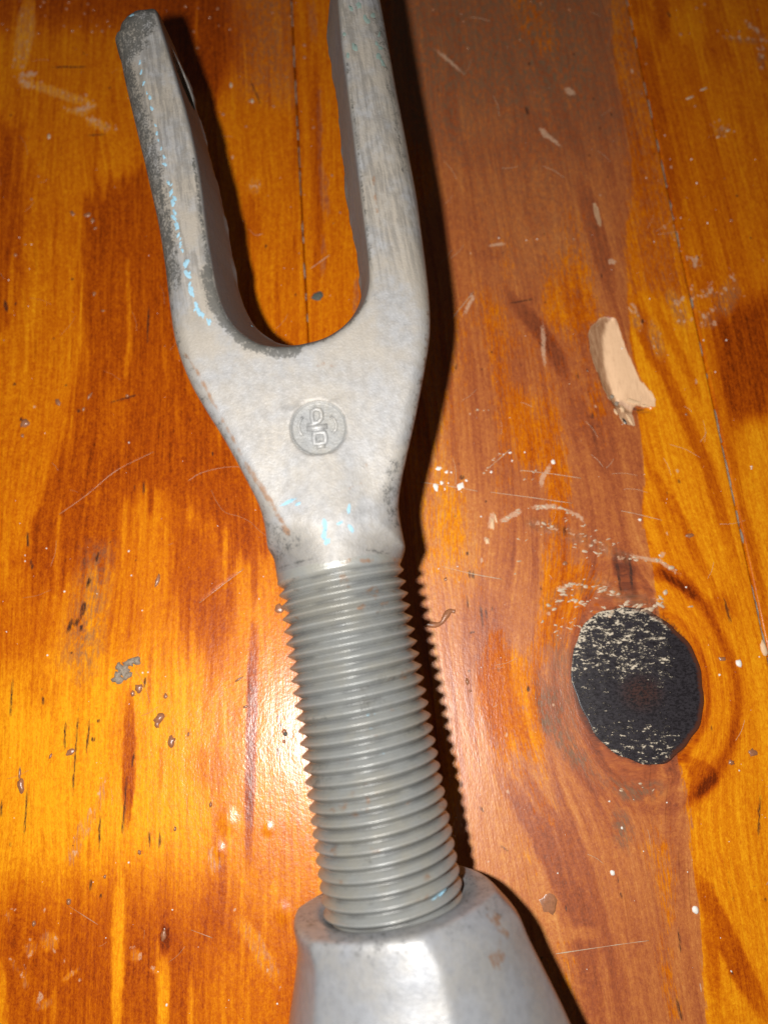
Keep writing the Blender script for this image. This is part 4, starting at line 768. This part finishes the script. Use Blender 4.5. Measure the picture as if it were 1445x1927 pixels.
# white paint spatters on the worn plank
for j, (c, a, b, g) in enumerate((((11.40,54.67), .65, .5, .5), ((12.93,53.96), .4, .3, .2), ((13.91,53.85), .28, .25, 0), ((10.66,50.71), .45, 1.0, .1), ((11.89,51.64), .36, .4, .3), ((15.70,50.83), .85, .75, .6), ((16.94,52.10), .3, .3, 0), ((13.20,51.52), .2, .2, 0), ((12.51,50.25), .2, .3, 0), ((35.07,56.19), .45, .45, 0), ((22.17,53.96), .3, .28, 0), ((26.33,58.20), .42, .2, .2), ((24.87,57.84), .2, .15, 0), ((26.58,56.43), .2, .25, 0), ((29.33,58.32), .16, .2, 0))):
    m = MB(); m.blob((c[0], c[1], zs(*c)-.02), a, b, .16, g, .32, 12, 4, seed=j+71); m.build('paint_spatter', M_paint, pl_mid)
for j, (c, r) in enumerate((((68.23,14.91), .6), ((54.84,-27.94), .55), ((40.73,-22.03), .45), ((51.87,43.65), .32))):
    m = MB(); m.blob((c[0], c[1], zs(*c)-.02), r, r*1.2, .3, .4*j, .2, 10, 4, seed=j+91); m.build('paint_spatter', M_paint, on_plank(*c))

# lifted flakes of varnish above and left of the knot
m = MB(); j = 0
def flakes(pl, n, spread, size, hh=.28):
    global j
    pl = [np.array(p) for p in pl]; L_ = [np.linalg.norm(pl[i+1]-pl[i]) for i in range(len(pl)-1)]; tot = sum(L_)
    for _ in range(n):
        t = rr.random()*tot; i = 0
        while t > L_[i] and i < len(L_)-1: t -= L_[i]; i += 1
        c = pl[i]+(pl[i+1]-pl[i])*t/L_[i]+np.array([rr.gauss(0, spread), rr.gauss(0, spread)]); s = size*rr.uniform(.45, 1.3); j += 1
        m.blob((c[0], c[1], zs(c[0], c[1])-.04), s, s*rr.uniform(.25, .6), hh*rr.uniform(.4, 1.1), rr.uniform(-.5, .7), .45, 8, 2, seed=j+200)
flakes([(29.01,46.02),(34.46,46.48),(37.13,45.91)], 10, .22, .55); flakes([(22.91,42.87),(28.46,46.02)], 6, .25, .5); flakes([(36.80,45.91),(41.19,42.31)], 5, .2, .4)
flakes([(29.91,42.87),(36.27,41.19),(43.52,37.87)], 13, 1.3, .42); flakes([(36.38,42.87),(40.57,41.19),(45.80,39.52)], 10, .8, .5); flakes([(39.25,37.87),(43.39,36.22)], 6, .7, .6); flakes([(45.75,38.97),(49.73,35.68),(55.52,35.13),(58.94,32.42)], 14, .35, .5)
flakes([(34.95,29.42),(38.69,30.28),(43.87,29.21),(47.40,27.62)], 22, .5, .75, .35); flakes([(32.11,26.03),(35.32,27.09),(40.47,26.03),(44.56,24.98)], 22, .9, .65, .35); flakes([(35.04,22.89),(38.19,23.42),(40.15,21.86)], 10, .8, .5); flakes([(46.75,26.24),(50.85,25.40),(54.59,26.24)], 15, .45, .8, .35); flakes([(30.95,23.94),(33.86,20.82)], 6, 1.2, .5); flakes([(54.16,27.09),(59.27,26.03)], 4, .7, .6)
flakes([(28.87,53.73),(30.42,51.99),(31.68,54.90)], 6, 1.0, .3); flakes([(28.75,41.19),(29.46,34.59)], 6, 1.6, .35); flakes([(20.62,53.73),(24.12,58.44)], 10, .12, .3); flakes([(19.46,68.10),(29.49,65.65)], 6, .2, .25); flakes([(43.17,-8.37),(48.63,-7.45)], 5, .5, .4)
m.build('varnish_flakes', M_flake, pl_mid, 'stuff')
for c, a, b, g in (((21.94,42.87), .5, 1.5, .05), ((22.63,43.99), .25, 1.3, .25), ((20.72,39.19), .5, .8, .4)):
    m = MB(); m.blob((c[0], c[1], zs(*c)-.05), a, b, .4, g, .3, 10, 3, seed=8); m.build('splinter', M_splinter, pl_mid)

# dark drips and nibs set in the varnish of the left plank
for k, (c, a, b, g, h) in enumerate((((-44.86,31.03), .45, 1.5, -.25, .4), ((-42.32,4.64), .8, 1.3, -.5, .55), ((-42.64,3.67), .5, .8, .2, .4), ((-39.68,0.42), .75, 1.0, 0, .5), ((-36.60,1.75), .25, .5, 0, .25), ((-66.74,-7.27), .6, 1.4, .2, .5), ((-67.23,-5.14), .25, 1.2, .1, .3), ((-75.78,64.80), 1.0, 1.0, .3, .6), ((-69.31,69.70), .5, .9, .7, .4), ((-62.68,71.18), .3, .9, -.5, .35), ((-63.70,68.10), .3, .5, -.5, .3), ((-41.45,8.74), .4, .6, 0, .25), ((-46.64,10.22), .8, .9, .4, .5), ((-47.76,9.23), .45, .6, 0, .4), ((-31.62,-10.57), .35, .6, 0, .4), ((-37.80,-14.72), .3, .55, 0, .35), ((-43.89,-18.62), .35, .45, 0, .35), ((-55.64,-26.67), .4, .6, 0, .4), ((-61.29,-30.13), .35, .5, 0, .4), ((-49.68,-22.63), .25, .35, 0, .3), ((-58.34,-1.39), .9, .6, .5, .25), ((-61.91,-2.14), .25, .5, -.4, .25), ((-64.48,96.07), .4, .6, 0, .3), ((-62.02,91.77), .4, .3, 0, .25), ((-68.33,116.79), .9, .6, .4, .3), ((-66.95,115.35), .5, .7, 0, .4), ((-71.81,117.23), .5, .8, .6, .3), ((-66.10,113.19), .5, .3, .5, .3), ((-75.85,62.02), .3, .4, 0, .3), ((-27.69,11.90), .9, .25, .6, .3), ((-26.20,6.78), .5, .3, 0, .2), ((-20.50,25.51), .9, .9, 0, .3), ((-18.69,2.23), .5, .5, 0, .3), ((-18.63,0.51), .35, .35, 0, .3), ((-38.49,-31.97), .45, .9, 0, .3))):
    m = MB(); m.blob((c[0], c[1], zs(*c)-.04), a, b, h, g, .25, 12, 4, seed=k+300); m.build('varnish_drip', M_drip, pl_left)
for k, (c, a, b, g, h) in enumerate((((12.19,31.35), .3, .5, -.2, .3), ((15.89,11.41), .35, .7, 0, .3), ((16.34,9.72), .3, .3, 0, .25), ((29.05,-26.92), 1.5, 1.9, .3, .12), ((63.90,66.87), .3, .3, 0, .25), ((61.53,40.30), .9, .5, 0, .3), ((64.33,-3.27), .6, .5, 0, .3), ((65.06,15.72), .8, .4, 0, .25), ((68.52,-1.48), .8, .7, 0, .25), ((36.04,34.59), .5, .4, 0, .2))):
    m = MB(); m.blob((c[0], c[1], zs(*c)-.04), a, b, h, g, .25, 12, 4, seed=k+360); m.build('varnish_drip', M_drip, pl_mid)
m = MB(); pp = [(x, y, zs(x, y)+.08) for x, y in catmull([(8.04,22.48),(9.90,22.27),(11.16,22.69),(12.01,23.94),(12.87,24.98),(13.91,24.88)], 4)]
m.tube(pp, [.5*(1+.25*math.sin(i*.6)) for i in range(len(pp))], 8, False, .6); m.build('varnish_drip', M_drip, pl_mid)
m = MB()
for k, (c, a, b, g) in enumerate((((-49.90,13.50), 1.5, 1.3, .5), ((-48.72,15.01), 1.3, .8, .3), ((-50.88,12.10), 1.0, 1.2, .2), ((-47.52,15.31), .7, .7, 0), ((-49.09,12.50), .9, .7, .2), ((-50.57,14.11), .8, .9, .4))):
    m.blob((c[0], c[1], zs(*c)-.05), a, b, .75, g, .4, 14, 5, seed=k+420)
m.build('crust', M_lump, pl_left)

# the break at the foot of the pale chip
for c, a, b, h, g, mt in (((48.73,71.18), .5, .6, .5, .3, M_lump), ((49.73,69.70), .6, .5, .5, .5, M_lump), ((50.50,68.10), .5, .9, .45, .35, M_splinter), ((51.76,65.89), .4, 1.4, .4, .35, M_splinter), ((50.70,65.41), .4, .9, .3, .4, M_char), ((52.93,69.94), 2.0, .55, .3, -.30, M_splinter), ((55.55,68.96), .9, .4, .3, -.2, M_splinter), ((49.08,67.36), .3, .9, .25, .5, M_splinter)):
    m = MB(); m.blob((c[0], c[1], zs(*c)-.06), a, b, h, g, .3, 10, 3, seed=int(a*77)); m.build('splinter', mt, pl_mid, None, False)

# hairline scratches, raised pale edges
for pl, ls in ((pl_left, ([(-66.05,44.78),(-60.79,49.10),(-55.32,54.31),(-47.97,58.44)], [(-36.33,26.56),(-31.85,30.28),(-27.81,33.50)], [(-55.56,-27.35),(-50.09,-30.30)], [(-33.72,-31.13),(-29.92,-32.38)], [(-31.01,113.19),(-29.47,111.48),(-27.66,111.76)])),
               (pl_mid, ([(21.88,49.56),(29.14,48.53),(38.41,47.16)], [(28.35,54.31),(34.90,53.50),(40.55,52.57)], [(7.40,51.75),(12.86,50.95),(19.16,49.79)], [(11.50,33.94),(17.71,32.42),(23.47,31.35)], [(48.27,45.57),(51.66,44.78),(56.40,43.54)], [(14.94,89.78),(19.85,96.48)], [(29.76,-34.86),(40.49,-33.46),(46.11,-32.80)], [(21.77,54.90),(26.37,59.03)], [(-12.34,106.11),(-16.46,102.64)]))):
    m = MB()
    for l in ls:
        c = catmull(l, 6); m.tube([(x, y, zs(x, y)+.01) for x, y in c], [.07*(.4+rr.random()) for _ in c], 6, False, .6)
    for k in range(46):
        q = rr.uniform(-84, -14) if pl is pl_left else rr.uniform(14, 73); p = rr.uniform(-44, 178); a = q*DQ+p*DP; an = rr.uniform(0, math.pi); ln = rr.uniform(1, 7); w_ = rr.uniform(.02, .045)
        l = [a, a+ln*.5*np.array([math.cos(an), math.sin(an)]), a+ln*np.array([math.cos(an+.12), math.sin(an+.12)])]
        m.tube([(x, y, zs(x, y)+.005) for x, y in catmull(l, 4)], w_, 5, False, .6)
    m.build('scratches', M_flake if pl is pl_mid else M_hair, pl, 'stuff')

# loose things
m = MB(); m.tube([(x, y, zs(x, y)+.08) for x, y in catmull([(-40.29,51.99),(-38.20,53.50),(-35.51,54.43),(-32.24,55.02),(-28.71,55.02)], 8)], .055, 6)
o = m.build('hair', M_hair, None); tag(o, 'short curved brown hair at the left edge of the fork', 'hair')
m = MB(); m.tube([(x, y, zs(x, y)+.08) for x, y in catmull([(-35.45,50.02),(-34.19,47.50),(-32.32,45.23),(-29.46,44.33),(-27.02,43.09),(-24.99,41.19),(-22.55,39.41)], 8)], .045, 6)
o = m.build('hair', M_hair, None); tag(o, 'wavy thin hair running under the neck of the fork', 'hair')
m = MB(); c = (-14.73,95.53); m.blob((c[0], c[1], zs(*c)-.05), 1.35, 1.15, .5, .3, .22, 14, 4, seed=12)
o = m.build('grit_flake', M_grit, None, None, False); tag(o, 'small dark grey flake of grit between the two prongs', 'grit')
m = MB(); c = (-18.48,1.85); m.blob((c[0], c[1], zs(*c)-.03), .45, .45, .4, 0, .15, 10, 4, seed=12)
o = m.build('grit_flake', M_grit, None); tag(o, 'tiny black bead of grit left of the thread', 'grit')
m = MB(); c = (73.41,17.54); m.blob((c[0], c[1], zs(*c)-.03), .6, 1.6, .4, .2, .25, 10, 4, seed=17); m.build('splinter', M_splinter, on_plank(*c))
# filler and dirt caught in the open joints
for q, pls, n, pr in ((QS1, pl_mid, 46, (60, 185)), (QS2, pl_right, 60, (-10, 185))):
    m = MB()
    for k in range(n):
        p = rr.uniform(*pr); x, y = (q+rr.uniform(-.12, .12))*DQ+p*DP
        m.blob((x, y, -.42), rr.uniform(.1, .22), rr.uniform(.5, 2.6), rr.uniform(.15, .42), PA, .35, 8, 2, seed=600+k)
    m.build('joint_filler', M_lump, pls, 'stuff', False)
